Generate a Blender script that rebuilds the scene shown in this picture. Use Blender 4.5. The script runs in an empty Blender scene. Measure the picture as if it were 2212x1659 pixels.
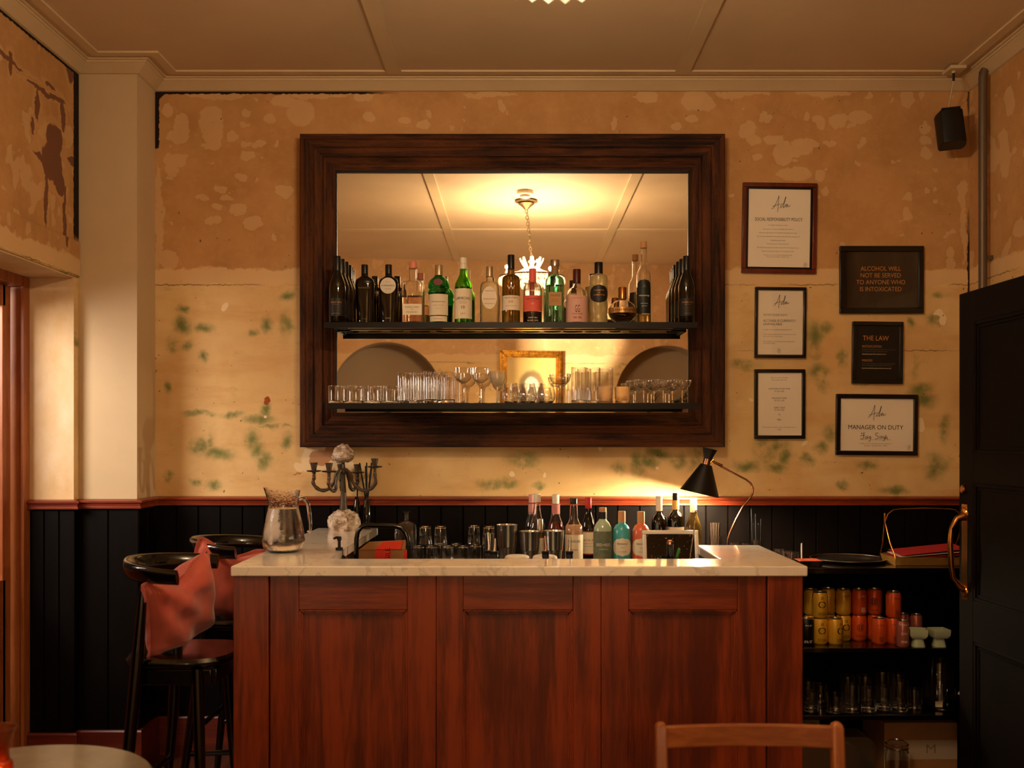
import bpy, bmesh, math, random
from mathutils import Vector, Matrix, Euler
random.seed(7)
PI = math.pi
S = bpy.context.scene
C = S.collection
# ------------------------------------------------------------------ camera
F, CX, CY, EYE = 2200.0, 1119.0, 950.0, 1.52      # focal length (px), optical axis (px), eye height (m)
YB = 4.94                                          # distance of the back wall
cd = bpy.data.cameras.new('camera'); cam = bpy.data.objects.new('camera', cd); C.objects.link(cam)
cam.location = (0, 0, EYE); cam.rotation_euler = (PI/2, 0, 0)
cd.sensor_width = 36; cd.lens = F/2212*36
cd.shift_x = -(CX-1106)/2212; cd.shift_y = (CY-829.5)/2212
cd.clip_start = 0.02
cd.dof.use_dof = True; cd.dof.focus_distance = 4.6; cd.dof.aperture_fstop = 3.2
S.camera = cam
# ------------------------------------------------------------------ world, lights, exposure
W = bpy.data.worlds.new('world'); S.world = W; W.use_nodes = True
W.node_tree.nodes['Background'].inputs[0].default_value = (1.0, .72, .48, 1)
W.node_tree.nodes['Background'].inputs[1].default_value = 0.015
def lamp(name, kind, loc, energy, color, target=None, **kw):
    l = bpy.data.lights.new(name, kind); l.energy = energy; l.color = color
    for k, v in kw.items(): setattr(l, k, v)
    o = bpy.data.objects.new(name, l); C.objects.link(o); o.location = loc
    if target is not None:
        o.rotation_euler = (Vector(target)-Vector(loc)).to_track_quat('-Z', 'Y').to_euler()
    return o
# daylight through the glazed door in the left wall
lamp('daylight', 'AREA', (-3.05, 3.25, 2.25), 42, (1.0, .84, .70), (-1.9, 4.7, 1.2), shape='SQUARE', size=1.0)
# spot added outside the door for a bright patch on the wall behind the camera
lamp('wall_patch_spot', 'SPOT', (-3.2, 5.0, 1.9), 3500, (1.0, .82, .58), (.22, -.15, 2.52), spot_size=math.radians(11), spot_blend=.35, shadow_soft_size=.05)
# unseen fill lights added near the camera, outside the frame, to brighten the room
lamp('fill_light', 'POINT', (-1.45, .55, 1.12), 5, (1.0, .76, .50), shadow_soft_size=.10)
lamp('fill_light', 'POINT', (.20, .20, 1.42), 12, (1.0, .77, .52), shadow_soft_size=.10)
S.view_settings.view_transform = 'Standard'; S.view_settings.look = 'None'
S.view_settings.gamma = 1; S.view_settings.use_curve_mapping = False
S.view_settings.exposure = 0.85
S.cycles.max_bounces = 16; S.cycles.transmission_bounces = 16; S.cycles.transparent_max_bounces = 24

# ------------------------------------------------------------------ helpers
def P(px, py, Y): return Vector(((px-CX)/F*Y, Y, EYE-(py-CY)/F*Y))
def X_(px, Y): return (px-CX)/F*Y
def Z_(py, Y): return EYE-(py-CY)/F*Y
def lin(c):
    if isinstance(c, str):
        c = [int(c[i:i+2], 16)/255 for i in (0, 2, 4)]
        c = [x/12.92 if x <= .04045 else ((x+.055)/1.055)**2.4 for x in c]
    return (c[0], c[1], c[2], 1)
class MB:
    def __init__(s): s.v = []; s.f = []
    def add(s, vs, fs):
        b = len(s.v); s.v += [tuple(v) for v in vs]; s.f += [tuple(i+b for i in f) for f in fs]; return s
    def box(s, x0, x1, y0, y1, z0, z1, M=None):
        vs = [Vector((x, y, z)) for x in (x0, x1) for y in (y0, y1) for z in (z0, z1)]
        if M is not None: vs = [M @ v for v in vs]
        return s.add(vs, [(0,1,3,2),(4,6,7,5),(0,4,5,1),(2,3,7,6),(0,2,6,4),(1,5,7,3)])
    def lathe(s, prof, c=(0,0,0), seg=28, sx=1, sy=1, M=None, n=2.0):
        rings = []; vs = []
        for r, z in prof:
            if r < 1e-6: rings.append([len(vs)]); vs.append(Vector((c[0], c[1], c[2]+z)))
            else:
                ring = []
                for k in range(seg):
                    a = 2*PI*k/seg; ca, sa = math.cos(a), math.sin(a)
                    if n != 2.0:
                        ca = math.copysign(abs(ca)**(2/n), ca); sa = math.copysign(abs(sa)**(2/n), sa)
                    ring.append(len(vs)); vs.append(Vector((c[0]+r*ca*sx, c[1]+r*sa*sy, c[2]+z)))
                rings.append(ring)
        fs = []
        for a, b in zip(rings, rings[1:]):
            if len(a) == 1 and len(b) == 1: continue
            for k in range(seg):
                k2 = (k+1) % seg
                if len(a) == 1: fs.append((a[0], b[k2], b[k]))
                elif len(b) == 1: fs.append((a[k], a[k2], b[0]))
                else: fs.append((a[k], a[k2], b[k2], b[k]))
        if M is not None: vs = [M @ v for v in vs]
        return s.add(vs, fs)
    def tube(s, pts, r, seg=10, caps=True, closed=False, flat=1.0):
        pts = [Vector(p) for p in pts]; n = len(pts)
        R = r if isinstance(r, (list, tuple)) else [r]*n
        vs = []; up = None
        for i, p in enumerate(pts):
            if closed: t = (pts[(i+1) % n]-pts[i-1]).normalized()
            else: t = (pts[min(i+1, n-1)]-pts[max(i-1, 0)]).normalized()
            if up is None: up = Vector((0, 0, 1)) if abs(t.z) < .9 else Vector((0, 1, 0))
            up = (up-t*up.dot(t)).normalized(); sd = t.cross(up)
            for k in range(seg):
                a = 2*PI*k/seg; vs.append(p+(up*math.cos(a)*flat+sd*math.sin(a))*R[i])
        fs = []
        for i in range(n if closed else n-1):
            j = (i+1) % n
            for k in range(seg):
                k2 = (k+1) % seg; fs.append((i*seg+k, i*seg+k2, j*seg+k2, j*seg+k))
        if caps and not closed:
            fs.append(tuple(range(seg))[::-1]); fs.append(tuple((n-1)*seg+k for k in range(seg)))
        return s.add(vs, fs)
    def sweep(s, prof, path, closed=False):
        # prof: list of (out, up) in plane; path: list of (x, y, outx, outy) corners with mitred outward vectors
        m = len(prof); vs = []
        for x, y, ox, oy in path:
            for o, z in prof: vs.append((x+ox*o, y+oy*o, z))
        fs = []
        for i in range(len(path)-1):
            for k in range(m-1):
                a = i*m+k; fs.append((a, a+1, a+m+1, a+m))
        return s.add(vs, fs)
    def prism(s, poly, y0, y1, M=None):
        # polygon in XZ extruded along Y
        n = len(poly)
        vs = [Vector((x, y0, z)) for x, z in poly]+[Vector((x, y1, z)) for x, z in poly]
        if M is not None: vs = [M @ v for v in vs]
        return s.add(vs, [tuple(range(n)), tuple(range(2*n-1, n-1, -1))]+[(i, i+n, (i+1) % n+n, (i+1) % n) for i in range(n)])
    def build(s, name, mat, parent=None, smooth=35, bevel=0, seg=2, sub=0):
        me = bpy.data.meshes.new(name); me.from_pydata(s.v, [], s.f); me.update()
        bm = bmesh.new(); bm.from_mesh(me); bmesh.ops.recalc_face_normals(bm, faces=bm.faces); bm.to_mesh(me); bm.free()
        me.materials.append(mat)
        if smooth:
            me.shade_smooth(); me.set_sharp_from_angle(angle=math.radians(smooth))
        o = bpy.data.objects.new(name, me); C.objects.link(o)
        if parent is not None: o.parent = parent
        if bevel:
            b = o.modifiers.new('bevel', 'BEVEL'); b.width = bevel; b.segments = seg; b.limit_method = 'ANGLE'; b.angle_limit = .6
        if sub:
            b = o.modifiers.new('sub', 'SUBSURF'); b.levels = sub; b.render_levels = sub
        return o
def tag(o, label=None, cat=None, group=None, kind=None):
    if label: o['label'] = label
    if cat: o['category'] = cat
    if group: o['group'] = group
    if kind: o['kind'] = kind
    return o
def thing(name, label, cat, loc=(0,0,0), rz=0, group=None):
    o = bpy.data.objects.new(name, None); C.objects.link(o); o.location = loc; o.rotation_euler = (0, 0, rz)
    o.empty_display_size = .05
    return tag(o, label, cat, group)
KIDS = {}
def kids(o): return [c for c in bpy.data.objects if c.parent == o]
def dup(root, loc, rz=0, label=None, group=None, keep=None):
    def cp(o, par):
        c = o.copy(); C.objects.link(c)
        if par is not None: c.parent = par
        for ch in kids(o): cp(ch, c)
        return c
    r = cp(root, None); r.location = loc; r.rotation_euler = (root.rotation_euler.x, root.rotation_euler.y, rz)
    if label: r['label'] = label
    if group: r['group'] = group
    return r
def struct(o): o['kind'] = 'structure'; return o

# ---- text and strokes (flat, in the XZ plane, facing -Y)
def text_geo(body, size, align='CENTER', space=1.0, bold=0.0, shear=0.0):
    cu = bpy.data.curves.new('t', 'FONT'); cu.body = body; cu.size = size; cu.align_x = align; cu.align_y = 'CENTER'
    cu.resolution_u = 3; cu.space_character = space; cu.offset = bold; cu.shear = shear
    o = bpy.data.objects.new('t', cu); C.objects.link(o)
    dg = bpy.context.evaluated_depsgraph_get(); dg.update()
    me = bpy.data.meshes.new_from_object(o.evaluated_get(dg))
    vs = [(v.co.x, v.co.y) for v in me.vertices]; fs = [tuple(p.vertices) for p in me.polygons]
    bpy.data.objects.remove(o); bpy.data.curves.remove(cu); bpy.data.meshes.remove(me)
    return vs, fs
def fit_text(mb, body, cx, cz, w=None, h=None, y=0, align='CENTER', bold=0, wrap=None, space=1.0, shear=0.0):
    # w = total width wanted, h = cap height wanted; wrap = (R, fx) bends the text round a vertical cylinder of radius R at origin
    vs, fs = text_geo(body, 1.0, align, space, 0, shear)
    if not vs: return
    xs = [v[0] for v in vs]; zs = [v[1] for v in vs]
    W_, H_ = max(xs)-min(xs), max(zs)-min(zs)
    if h is None: k = w/W_; kz = k
    elif w is None: kz = h/H_; k = kz
    else: k = w/W_; kz = h/H_
    mz = (max(zs)+min(zs))/2; mx = (max(xs)+min(xs))/2 if align == 'CENTER' else min(xs)
    out = []
    for x, z in vs:
        x = (x-mx)*k; z = (z-mz)*kz
        if wrap:
            a = (x+cx)/wrap; out.append((wrap*math.sin(a), -wrap*math.cos(a)+y, cz+z))
        else: out.append((cx+x, y, cz+z))
    mb.add(out, fs)
def stroke(mb, pts, w, y=0, steps=6):
    # smooth flat ribbon through pts (x, z) in the plane y
    q = []; n = len(pts)
    g = lambda i: Vector(pts[max(0, min(n-1, i))])
    for i in range(n-1):
        p0, p1, p2, p3 = g(i-1), g(i), g(i+1), g(i+2)
        for k in range(steps):
            t = k/steps
            q.append(.5*((2*p1)+(p2-p0)*t+(2*p0-5*p1+4*p2-p3)*t*t+(3*p1-p0-3*p2+p3)*t**3))
    q.append(Vector(pts[-1])); vs = []; m = len(q)
    for i, p in enumerate(q):
        t = (q[min(i+1, m-1)]-q[max(i-1, 0)]); t = t.normalized() if t.length > 0 else Vector((1, 0))
        nrm = Vector((-t.y, t.x))*w/2
        vs += [(p.x+nrm.x, y, p.y+nrm.y), (p.x-nrm.x, y, p.y-nrm.y)]
    mb.add(vs, [(2*i, 2*i+1, 2*i+3, 2*i+2) for i in range(m-1)])

# ------------------------------------------------------------------ materials
def mat(name, color, rough=.5, metal=0, trans=0, ior=1.45, spec=.5, coat=0, emis=None, estr=0, bump=0, bscale=60, var=0, vscale=6, stretch=(1,1,1), color2=None):
    m = bpy.data.materials.new(name); m.use_nodes = True; nt = m.node_tree; b = nt.nodes['Principled BSDF']
    b.inputs['Base Color'].default_value = lin(color); b.inputs['Roughness'].default_value = rough
    b.inputs['Metallic'].default_value = metal; b.inputs['Transmission Weight'].default_value = trans
    b.inputs['IOR'].default_value = ior; b.inputs['Specular IOR Level'].default_value = spec
    b.inputs['Coat Weight'].default_value = coat
    if emis: b.inputs['Emission Color'].default_value = lin(emis); b.inputs['Emission Strength'].default_value = estr
    if var or bump or color2:
        tc = nt.nodes.new('ShaderNodeTexCoord'); mp = nt.nodes.new('ShaderNodeMapping'); mp.inputs['Scale'].default_value = stretch
        nt.links.new(tc.outputs['Object'], mp.inputs[0])
        if var or color2:
            nz = nt.nodes.new('ShaderNodeTexNoise'); nz.inputs['Scale'].default_value = vscale; nz.inputs['Detail'].default_value = 6
            nz.inputs['Roughness'].default_value = .65
            nt.links.new(mp.outputs[0], nz.inputs['Vector'])
            r = nt.nodes.new('ShaderNodeValToRGB'); r.color_ramp.elements[0].position = .35; r.color_ramp.elements[1].position = .65
            c = lin(color)
            if color2: r.color_ramp.elements[0].color = c; r.color_ramp.elements[1].color = lin(color2)
            else:
                r.color_ramp.elements[0].color = tuple(x*(1-var) for x in c[:3])+(1,); r.color_ramp.elements[1].color = tuple(min(1, x*(1+var)) for x in c[:3])+(1,)
            nt.links.new(nz.outputs['Fac'], r.inputs[0]); nt.links.new(r.outputs[0], b.inputs['Base Color'])
        if bump:
            n2 = nt.nodes.new('ShaderNodeTexNoise'); n2.inputs['Scale'].default_value = bscale; n2.inputs['Detail'].default_value = 3
            nt.links.new(mp.outputs[0], n2.inputs['Vector'])
            bp = nt.nodes.new('ShaderNodeBump'); bp.inputs['Strength'].default_value = bump; bp.inputs['Distance'].default_value = .003
            nt.links.new(n2.outputs['Fac'], bp.inputs['Height']); nt.links.new(bp.outputs[0], b.inputs['Normal'])
    return m
class NT:
    """small node-writing helper"""
    def __init__(s, name):
        s.m = bpy.data.materials.new(name); s.m.use_nodes = True; s.t = s.m.node_tree; s.b = s.t.nodes['Principled BSDF']
    def n(s, t, **kw):
        nd = s.t.nodes.new(t)
        for k, v in kw.items(): setattr(nd, k, v)
        return nd
    def put(s, sock, v):
        if isinstance(v, bpy.types.NodeSocket): s.t.links.new(v, sock)
        elif v is not None: sock.default_value = v
    def math(s, op, a, b=None, c=None, clamp=False):
        nd = s.n('ShaderNodeMath', operation=op, use_clamp=clamp); s.put(nd.inputs[0], a)
        if b is not None: s.put(nd.inputs[1], b)
        if c is not None: s.put(nd.inputs[2], c)
        return nd.outputs[0]
    def vec(s, op, a, b=None, scale=None):
        nd = s.n('ShaderNodeVectorMath', operation=op); s.put(nd.inputs[0], a)
        if b is not None: s.put(nd.inputs[1], b)
        if scale is not None: s.put(nd.inputs[3], scale)
        return nd.outputs[1] if op in ('LENGTH', 'DOT_PRODUCT', 'DISTANCE') else nd.outputs[0]
    def noise(s, v, scale, detail=4, rough=.5, color=False, dist=0):
        nd = s.n('ShaderNodeTexNoise'); s.put(nd.inputs['Vector'], v); nd.inputs['Scale'].default_value = scale
        nd.inputs['Detail'].default_value = detail; nd.inputs['Roughness'].default_value = rough; nd.inputs['Distortion'].default_value = dist
        return nd.outputs['Color'] if color else nd.outputs['Fac']
    def step(s, v, lo, hi):
        nd = s.n('ShaderNodeMapRange', interpolation_type='SMOOTHSTEP'); s.put(nd.inputs[0], v); s.put(nd.inputs[1], lo); s.put(nd.inputs[2], hi)
        nd.inputs[3].default_value = 0; nd.inputs[4].default_value = 1; return nd.outputs[0]
    def mix(s, f, a, b):
        nd = s.n('ShaderNodeMix', data_type='RGBA'); s.put(nd.inputs[0], f)
        s.put(nd.inputs[6], lin(a) if not isinstance(a, bpy.types.NodeSocket) else a)
        s.put(nd.inputs[7], lin(b) if not isinstance(b, bpy.types.NodeSocket) else b); return nd.outputs[2]
    def coord(s): return s.n('ShaderNodeTexCoord').outputs['Object']
    def scaled(s, v, sc): return s.vec('MULTIPLY', v, sc)
    def bump(s, h, strength, dist=.004):
        nd = s.n('ShaderNodeBump'); s.put(nd.inputs['Height'], h); nd.inputs['Strength'].default_value = strength; nd.inputs['Distance'].default_value = dist
        s.t.links.new(nd.outputs[0], s.b.inputs['Normal'])
    def blobs(s, v, items, soft=(1.06, .94)):
        # union of ellipses; items = (centre, radii) vectors in object space; v is a warped coordinate
        acc = None
        for c, r in items:
            d = s.vec('LENGTH', s.vec('MULTIPLY', s.vec('SUBTRACT', v, c), tuple(1/x for x in r)))
            acc = d if acc is None else s.math('MINIMUM', acc, d)
        return s.step(acc, soft[0], soft[1])
def wood(name, c1, c2, axis='z', rough=.4, scale=1.0, coat=.15, knots=.0, dirt=0, spec=.5):
    w = NT(name); v = w.coord()
    st = {'z': (14, 14, 1.1), 'x': (1.1, 14, 14), 'y': (14, 1.1, 14)}[axis]
    q = w.scaled(v, tuple(x*scale for x in st))
    a = w.noise(q, 1.6, 6, .62, dist=.6); f = w.noise(w.scaled(q, (5, 5, 5) ), 3, 3, .6); big = w.noise(v, 2.2, 3)
    t = w.math('ADD', w.math('MULTIPLY', a, .75), w.math('MULTIPLY', f, .25))
    t = w.math('ADD', t, w.math('MULTIPLY', w.math('SUBTRACT', big, .5), .35))
    col = w.mix(w.step(t, .36, .66), c1, c2)
    if dirt:
        d = w.step(w.noise(w.scaled(q, (2, 2, 3)), 5, 4, .7), .60, .72)
        col = w.mix(w.math('MULTIPLY', d, dirt), col, '0e0603')
    if knots:
        k = w.step(w.noise(w.scaled(v, (1, 1, .5) if axis == 'z' else (.5, 1, 1)), 6.5, 1), .79-.02*knots, .83-.02*knots)
        col = w.mix(k, col, '1d0a04')
    w.put(w.b.inputs['Base Color'], col); w.b.inputs['Roughness'].default_value = rough
    w.b.inputs['Coat Weight'].default_value = coat; w.b.inputs['Coat Roughness'].default_value = .25; w.b.inputs['Specular IOR Level'].default_value = spec
    w.bump(w.math('ADD', t, w.math('MULTIPLY', f, dirt)), .25+.5*dirt, .002+.002*dirt); return w.m
def px_items(lst, plane='back'):
    out = []
    for x, y, rx, ry in lst:
        if plane == 'back': out.append(((X_(x, YB), YB, Z_(y, YB)), (rx*YB/F, 1.0, ry*YB/F)))
        else:
            Xw = plane; Y = Xw*F/(x-CX); out.append(((Xw, Y, Z_(y, Y)), (1.0, abs(rx*Y/(x-CX)), ry*Y/F)))
    return out
CREAM = [(392,272,18,26),(383,297,26,14),(456,269,27,40),(460,304,17,15),(652,240,28,30),(614,220,26,14),(361,240,12,14),(532,244,10,8),
 (528,269,9,7),(585,253,14,8),(501,293,14,11),(555,312,13,9),(535,335,18,9),(380,345,24,14),(370,364,15,14),(519,383,13,9),(475,408,14,8),
 (614,411,20,12),(487,424,14,7),(433,424,17,6),(468,446,10,9),(513,452,20,15),(459,478,20,9),(547,481,26,10),(470,205,70,7),(690,203,70,8),
 (796,252,14,11),(872,256,14,8),(916,265,13,11),(1084,230,7,14),(787,208,22,14),(1060,204,60,6),(1399,207,22,15),(1508,216,38,24),(1493,258,12,9),
 (1463,272,10,9),(1600,200,50,9),(1640,252,7,11),(1617,280,18,18),(1632,302,16,12),(1746,254,9,10),(1772,262,12,15),(1812,261,20,13),(1856,254,28,14),
 (1674,301,22,12),(1695,333,22,28),(1738,311,28,13),(1719,327,35,15),(1637,340,12,10),(1716,378,38,15),(1776,378,15,13),(1785,415,10,12),
 (1791,309,15,7),(1860,311,8,13),(1999,277,12,15),(2000,306,16,12),(1999,333,14,13),(1958,427,10,10),(2003,412,5,6),(2050,545,10,12),(2052,571,13,15),
 (2078,420,9,30),(2084,500,6,70),(1780,200,60,8),(1960,214,14,20),(343,470,9,110),(365,560,20,22)]
GREEN = [(392,702,14,12),(440,708,16,7),(400,745,11,9),(550,720,9,7),(372,740,10,12),(440,770,9,8),(365,835,7,12),(435,893,26,5),(497,893,20,5),(560,907,24,8),
 (575,888,7,14),(432,965,16,14),(458,952,9,14),(475,982,24,10),(545,950,14,16),(560,975,12,16),(575,995,12,14),(600,922,26,4),(425,1040,8,6),(463,1047,12,9),
 (360,1030,6,9),(1060,1047,20,7),(1128,992,24,12),(1100,1045,15,8),(1165,1048,10,6),(1377,1007,12,24),(1404,998,15,12),(1425,979,22,10),(1335,1013,10,10),
 (1464,992,15,12),(1500,984,12,20),(1653,975,18,20),(1680,963,18,10),(1695,988,10,12),(1612,1009,20,8),(1674,1009,18,8),(1743,992,10,10),(1785,707,12,9),
 (1758,722,14,22),(1762,757,10,16),(1774,805,16,14),(1779,830,11,12),(1774,967,12,10),(1797,938,14,14),(1818,767,9,14),(1992,844,18,12),(1997,863,18,12),
 (1612,790,20,7),(1966,701,8,8),(2020,690,14,9),(2030,640,14,6),(1930,1057,20,7),(1880,1005,20,7),(1820,1050,10,7),(2040,930,8,20),(2020,1010,14,20),
 (1980,790,6,16),(620,955,9,12),(395,670,8,7),(620,700,9,18),(580,700,10,12),(620,640,10,8)]
def plaster(name, plane='back'):
    w = NT(name); v = w.coord()
    nz = w.noise(v, 9, 4, .6, color=True); wv = w.vec('ADD', v, w.vec('SCALE', w.vec('SUBTRACT', nz, (.5, .5, .5)), scale=.085))
    n2 = w.noise(v, 40, 3, .6, color=True); wv = w.vec('ADD', wv, w.vec('SCALE', w.vec('SUBTRACT', n2, (.5, .5, .5)), scale=.018))
    sep = w.n('ShaderNodeSeparateXYZ'); w.put(sep.inputs[0], wv); X, Y, Z = sep.outputs
    big = w.noise(v, 1.3, 4, .55); mid = w.noise(v, 5, 5, .6); fine = w.noise(v, 28, 5, .65)
    # upper coat: ochre distemper with pale plaster islands
    dk = name.endswith('front')
    up = w.mix(w.step(mid, .3, .7), 'c69c6a' if dk else 'b38450', 'd2aa7a' if dk else 'c4945e')
    up = w.mix(w.math('MULTIPLY', w.step(fine, .45, .75), .35), up, 'dcb888' if dk else 'cea270')
    if plane == 'back': isl = w.blobs(wv, px_items(CREAM))
    else: isl = w.step(w.noise(w.scaled(v, (1, 1, .8)), 6, 2.5, .5), .60, .62)
    dots = w.step(w.noise(wv, 13, 1.5, .4), .69, .70)
    isl = w.math('MAXIMUM', isl, dots)
    up = w.mix(w.math('MULTIPLY', isl, .68), up, 'ddb886' if dk else 'd2ac7c')
    if plane == 'left':
        st = [(119,300,13,30),(112,350,17,35),(128,400,8,22),(100,430,3,60),(140,470,3,60),(90,195,22,5),(80,225,4,28),(125,215,12,5),(135,250,4,30),(110,185,8,5),
              (70,270,3,14),(150,150,5,30),(160,350,8,10),(85,335,10,6),(0,112,40,5),(22,135,4,22)]
        s_ = w.blobs(wv, [(c, (1, r[1]*1.35, r[2]*1.15)) for c, r in px_items(st, -2.03)]); s2 = w.blobs(wv, [(c, (1, r[1]*2.6, r[2]*1.6)) for c, r in px_items(st, -2.03)])
        up = w.mix(w.math('MULTIPLY', s2, .55), up, 'c99e68'); up = w.mix(w.math('MULTIPLY', s_, .9), up, '6f4434')
    # lower coat: paler yellow with green smears
    lo = w.mix(w.step(big, .35, .65), 'd9b47a', 'e3c48c')
    lo = w.mix(w.math('MULTIPLY', w.step(mid, .42, .75), .55), lo, 'c99c62'); lo = w.mix(w.math('MULTIPLY', w.step(w.noise(w.scaled(v, (.5, 1, 2.4)), 3.2, 5, .65), .48, .68), .45), lo, 'c8955a')
    if plane == 'back':
        g = w.blobs(wv, px_items([(a, b, c*1.15, d*1.15) for a, b, c, d in GREEN]), (1.9, .1))
        g = w.math('MULTIPLY', g, w.step(w.noise(v, 11, 4, .6), .24, .58))
    else: g = w.step(w.noise(w.scaled(v, (1, 1, 1.4)), 4.5, 5, .65), .56, .72)
    lo = w.mix(w.math('MULTIPLY', g, .92), lo, '66743a')
    g2 = w.math('MULTIPLY', w.step(w.noise(w.scaled(v, (1, 1, 1.6)), 7, 5, .7), .60, .76), .38)
    lo = w.mix(g2, lo, '8f8a4c')
    chip = w.step(w.noise(w.scaled(v, (1, 1, .8)), 11, 1, .4), .755, .765)
    lo = w.mix(chip, lo, 'ecd6ae')
    if plane == 'back':
        pink = w.blobs(wv, px_items([(700,985,48,26),(655,1008,22,12),(740,1000,22,20)])); inner = w.blobs(wv, px_items([(690,985,24,14),(720,975,18,14),(640,1023,10,3)]))
        lo = w.mix(pink, lo, 'ecd0a4'); lo = w.mix(w.math('MULTIPLY', inner, .8), lo, 'b06f45')
        rust = w.blobs(wv, px_items([(576,866,6,10)])); lo = w.mix(rust, lo, '9a4a1c')
    zt = 2.272
    band = w.math('MULTIPLY', w.step(Z, zt+.085, zt+.07), w.step(Z, zt-.002, zt+.002))
    up = w.mix(w.math('MULTIPLY', band, .9), up, 'dcb886')
    f = w.step(Z, zt-.003, zt+.003); col = w.mix(f, lo, up)
    sp2 = w.n('ShaderNodeSeparateXYZ'); w.put(sp2.inputs[0], w.vec('ADD', v, w.vec('SCALE', w.vec('SUBTRACT', n2, (.5, .5, .5)), scale=.02))); Z2 = sp2.outputs[2]; X2 = sp2.outputs[0]
    crack = w.math('MULTIPLY', w.step(w.math('ABSOLUTE', w.math('SUBTRACT', Z2, zt+.0)), .0035, .0018), w.step(w.noise(v, 3, 2), .42, .55))
    crack2 = w.math('MULTIPLY', w.step(w.math('ABSOLUTE', w.math('SUBTRACT', Z2, 1.952)), .003, .0012), w.step(w.noise(v, 2.1, 2), .50, .56))
    col = w.mix(w.math('MULTIPLY', w.math('MAXIMUM', crack, crack2), .7), col, '6d4a22')
    spk = w.step(w.noise(v, 60, 1, .3), .80, .82); col = w.mix(w.math('MULTIPLY', spk, .8), col, '3a2210')
    if plane == 'back':
        g1 = w.math('MULTIPLY', w.step(Z2, 3.196, 3.199), w.step(X2, -.55, -.75)); g2 = w.math('MULTIPLY', w.step(X2, -1.738, -1.742), w.step(Z2, 2.93, 2.935))
        g3 = w.step(w.math('ADD', w.math('MULTIPLY', X2, -1), Z2), 4.905, 4.915)
        g4 = w.math('MULTIPLY', w.step(X2, 2.178, 2.183), w.step(w.noise(v, 2.5, 2), .40, .5))
        gap = w.math('MAXIMUM', w.math('MAXIMUM', g1, g2), w.math('MAXIMUM', g3, g4)); col = w.mix(gap, col, '1c0f08')
    if plane == 'left':
        g1 = w.math('MAXIMUM', w.step(Z2, 3.194, 3.198), w.math('MULTIPLY', w.step(sp2.outputs[1], 4.650, 4.654), w.step(Z2, 2.42, 2.46))); col = w.mix(g1, col, '1c0f08')
    w.put(w.b.inputs['Base Color'], col); w.b.inputs['Roughness'].default_value = .75; w.b.inputs['Specular IOR Level'].default_value = .25
    h = w.math('ADD', w.math('MULTIPLY', fine, .35), w.math('MULTIPLY', w.math('SUBTRACT', 1, isl), .5)); w.bump(h, .35, .004)
    return w.m
def tglass(name, tint=(1,1,1), edge=.55, rough=.02):
    """thin clear sheet glass"""
    w = NT(name); nt = w.t; nt.nodes.remove(w.b)
    tr = w.n('ShaderNodeBsdfTransparent'); tr.inputs[0].default_value = tuple(tint)+(1,)
    gl = w.n('ShaderNodeBsdfGlossy'); gl.inputs['Roughness'].default_value = rough; lw = w.n('ShaderNodeLayerWeight'); lw.inputs[0].default_value = .5
    fr = w.math('ADD', w.math('MULTIPLY', w.math('POWER', lw.outputs['Facing'], 5), .94), .04)
    mx = w.n('ShaderNodeMixShader'); nt.links.new(fr, mx.inputs[0]); nt.links.new(tr.outputs[0], mx.inputs[1]); nt.links.new(gl.outputs[0], mx.inputs[2])
    nt.links.new(mx.outputs[0], nt.nodes['Material Output'].inputs[0]); return w.m
def marble():
    w = NT('marble'); v = w.coord()
    d = w.vec('ADD', v, w.vec('SCALE', w.vec('SUBTRACT', w.noise(v, 4, 4, .6, color=True), (.5, .5, .5)), scale=.35))
    vein = w.step(w.math('ABSOLUTE', w.math('SUBTRACT', w.noise(w.scaled(d, (1.6, .7, 1)), 4.2, 3, .5), .5)), .022, .0)
    cl = w.step(w.noise(v, 6, 5, .6), .45, .72)
    col = w.mix(w.math('MULTIPLY', cl, .35), 'efe7d8', 'cfc4b2'); col = w.mix(w.math('MULTIPLY', vein, .32), col, '8f8474')
    w.put(w.b.inputs['Base Color'], col); w.b.inputs['Roughness'].default_value = .16; w.b.inputs['Coat Weight'].default_value = .3; return w.m

M = {}
M['plaster_back'] = plaster('distressed_plaster_back'); M['plaster_side'] = plaster('distressed_plaster_side', 'side'); M['plaster_left'] = plaster('distressed_plaster_left', 'left')
M['cream'] = mat('cream_paint', 'c6ae88', .6, var=.04, vscale=2)
M['ceil'] = mat('ceiling_paint', 'cdb28c', .7, var=.05, vscale=1.2)
M['trim'] = mat('cornice_paint', 'cdb48c', .5, var=.04, vscale=3)
M['reveal'] = mat('reveal_plaster', 'cba468', .75, color2='e4cfb0', vscale=2.2, bump=.2, bscale=30, stretch=(1, 1, .6))
M['black'] = mat('black_satin_paint', '080403', .5, var=.25, vscale=8, stretch=(3, 3, .6), spec=.12)
M['blackwood'] = mat('black_lacquered_wood', '050302', .2, coat=.5)
M['railwood'] = wood('red_stained_rail', '6a2411', '963c1c', 'x', .32)
M['railwood_y'] = wood('red_stained_rail_y', '6a2411', '963c1c', 'y', .32)
M['barwood'] = wood('red_cedar_v', '541a08', '8e3812', 'z', .36, .55, .25, knots=.4)
M['barwood_x'] = wood('red_cedar_h', '581c09', '903a13', 'x', .36, .8, .25)
M['jambwood'] = wood('orange_pine_v', '8a441c', 'b06834', 'z', .42, .7, .2, knots=1)
M['skirt'] = wood('red_skirting', '5a1e12', '7c2e1c', 'x', .4, .8, .2, knots=.6)
M['frame_x'] = wood('old_carved_wood_h', '241209', '5c3216', 'x', .72, 1.2, 0, dirt=.8, spec=.2)
M['frame_z'] = wood('old_carved_wood_v', '241209', '5c3216', 'z', .72, 1.2, 0, dirt=.8, spec=.2)
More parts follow.
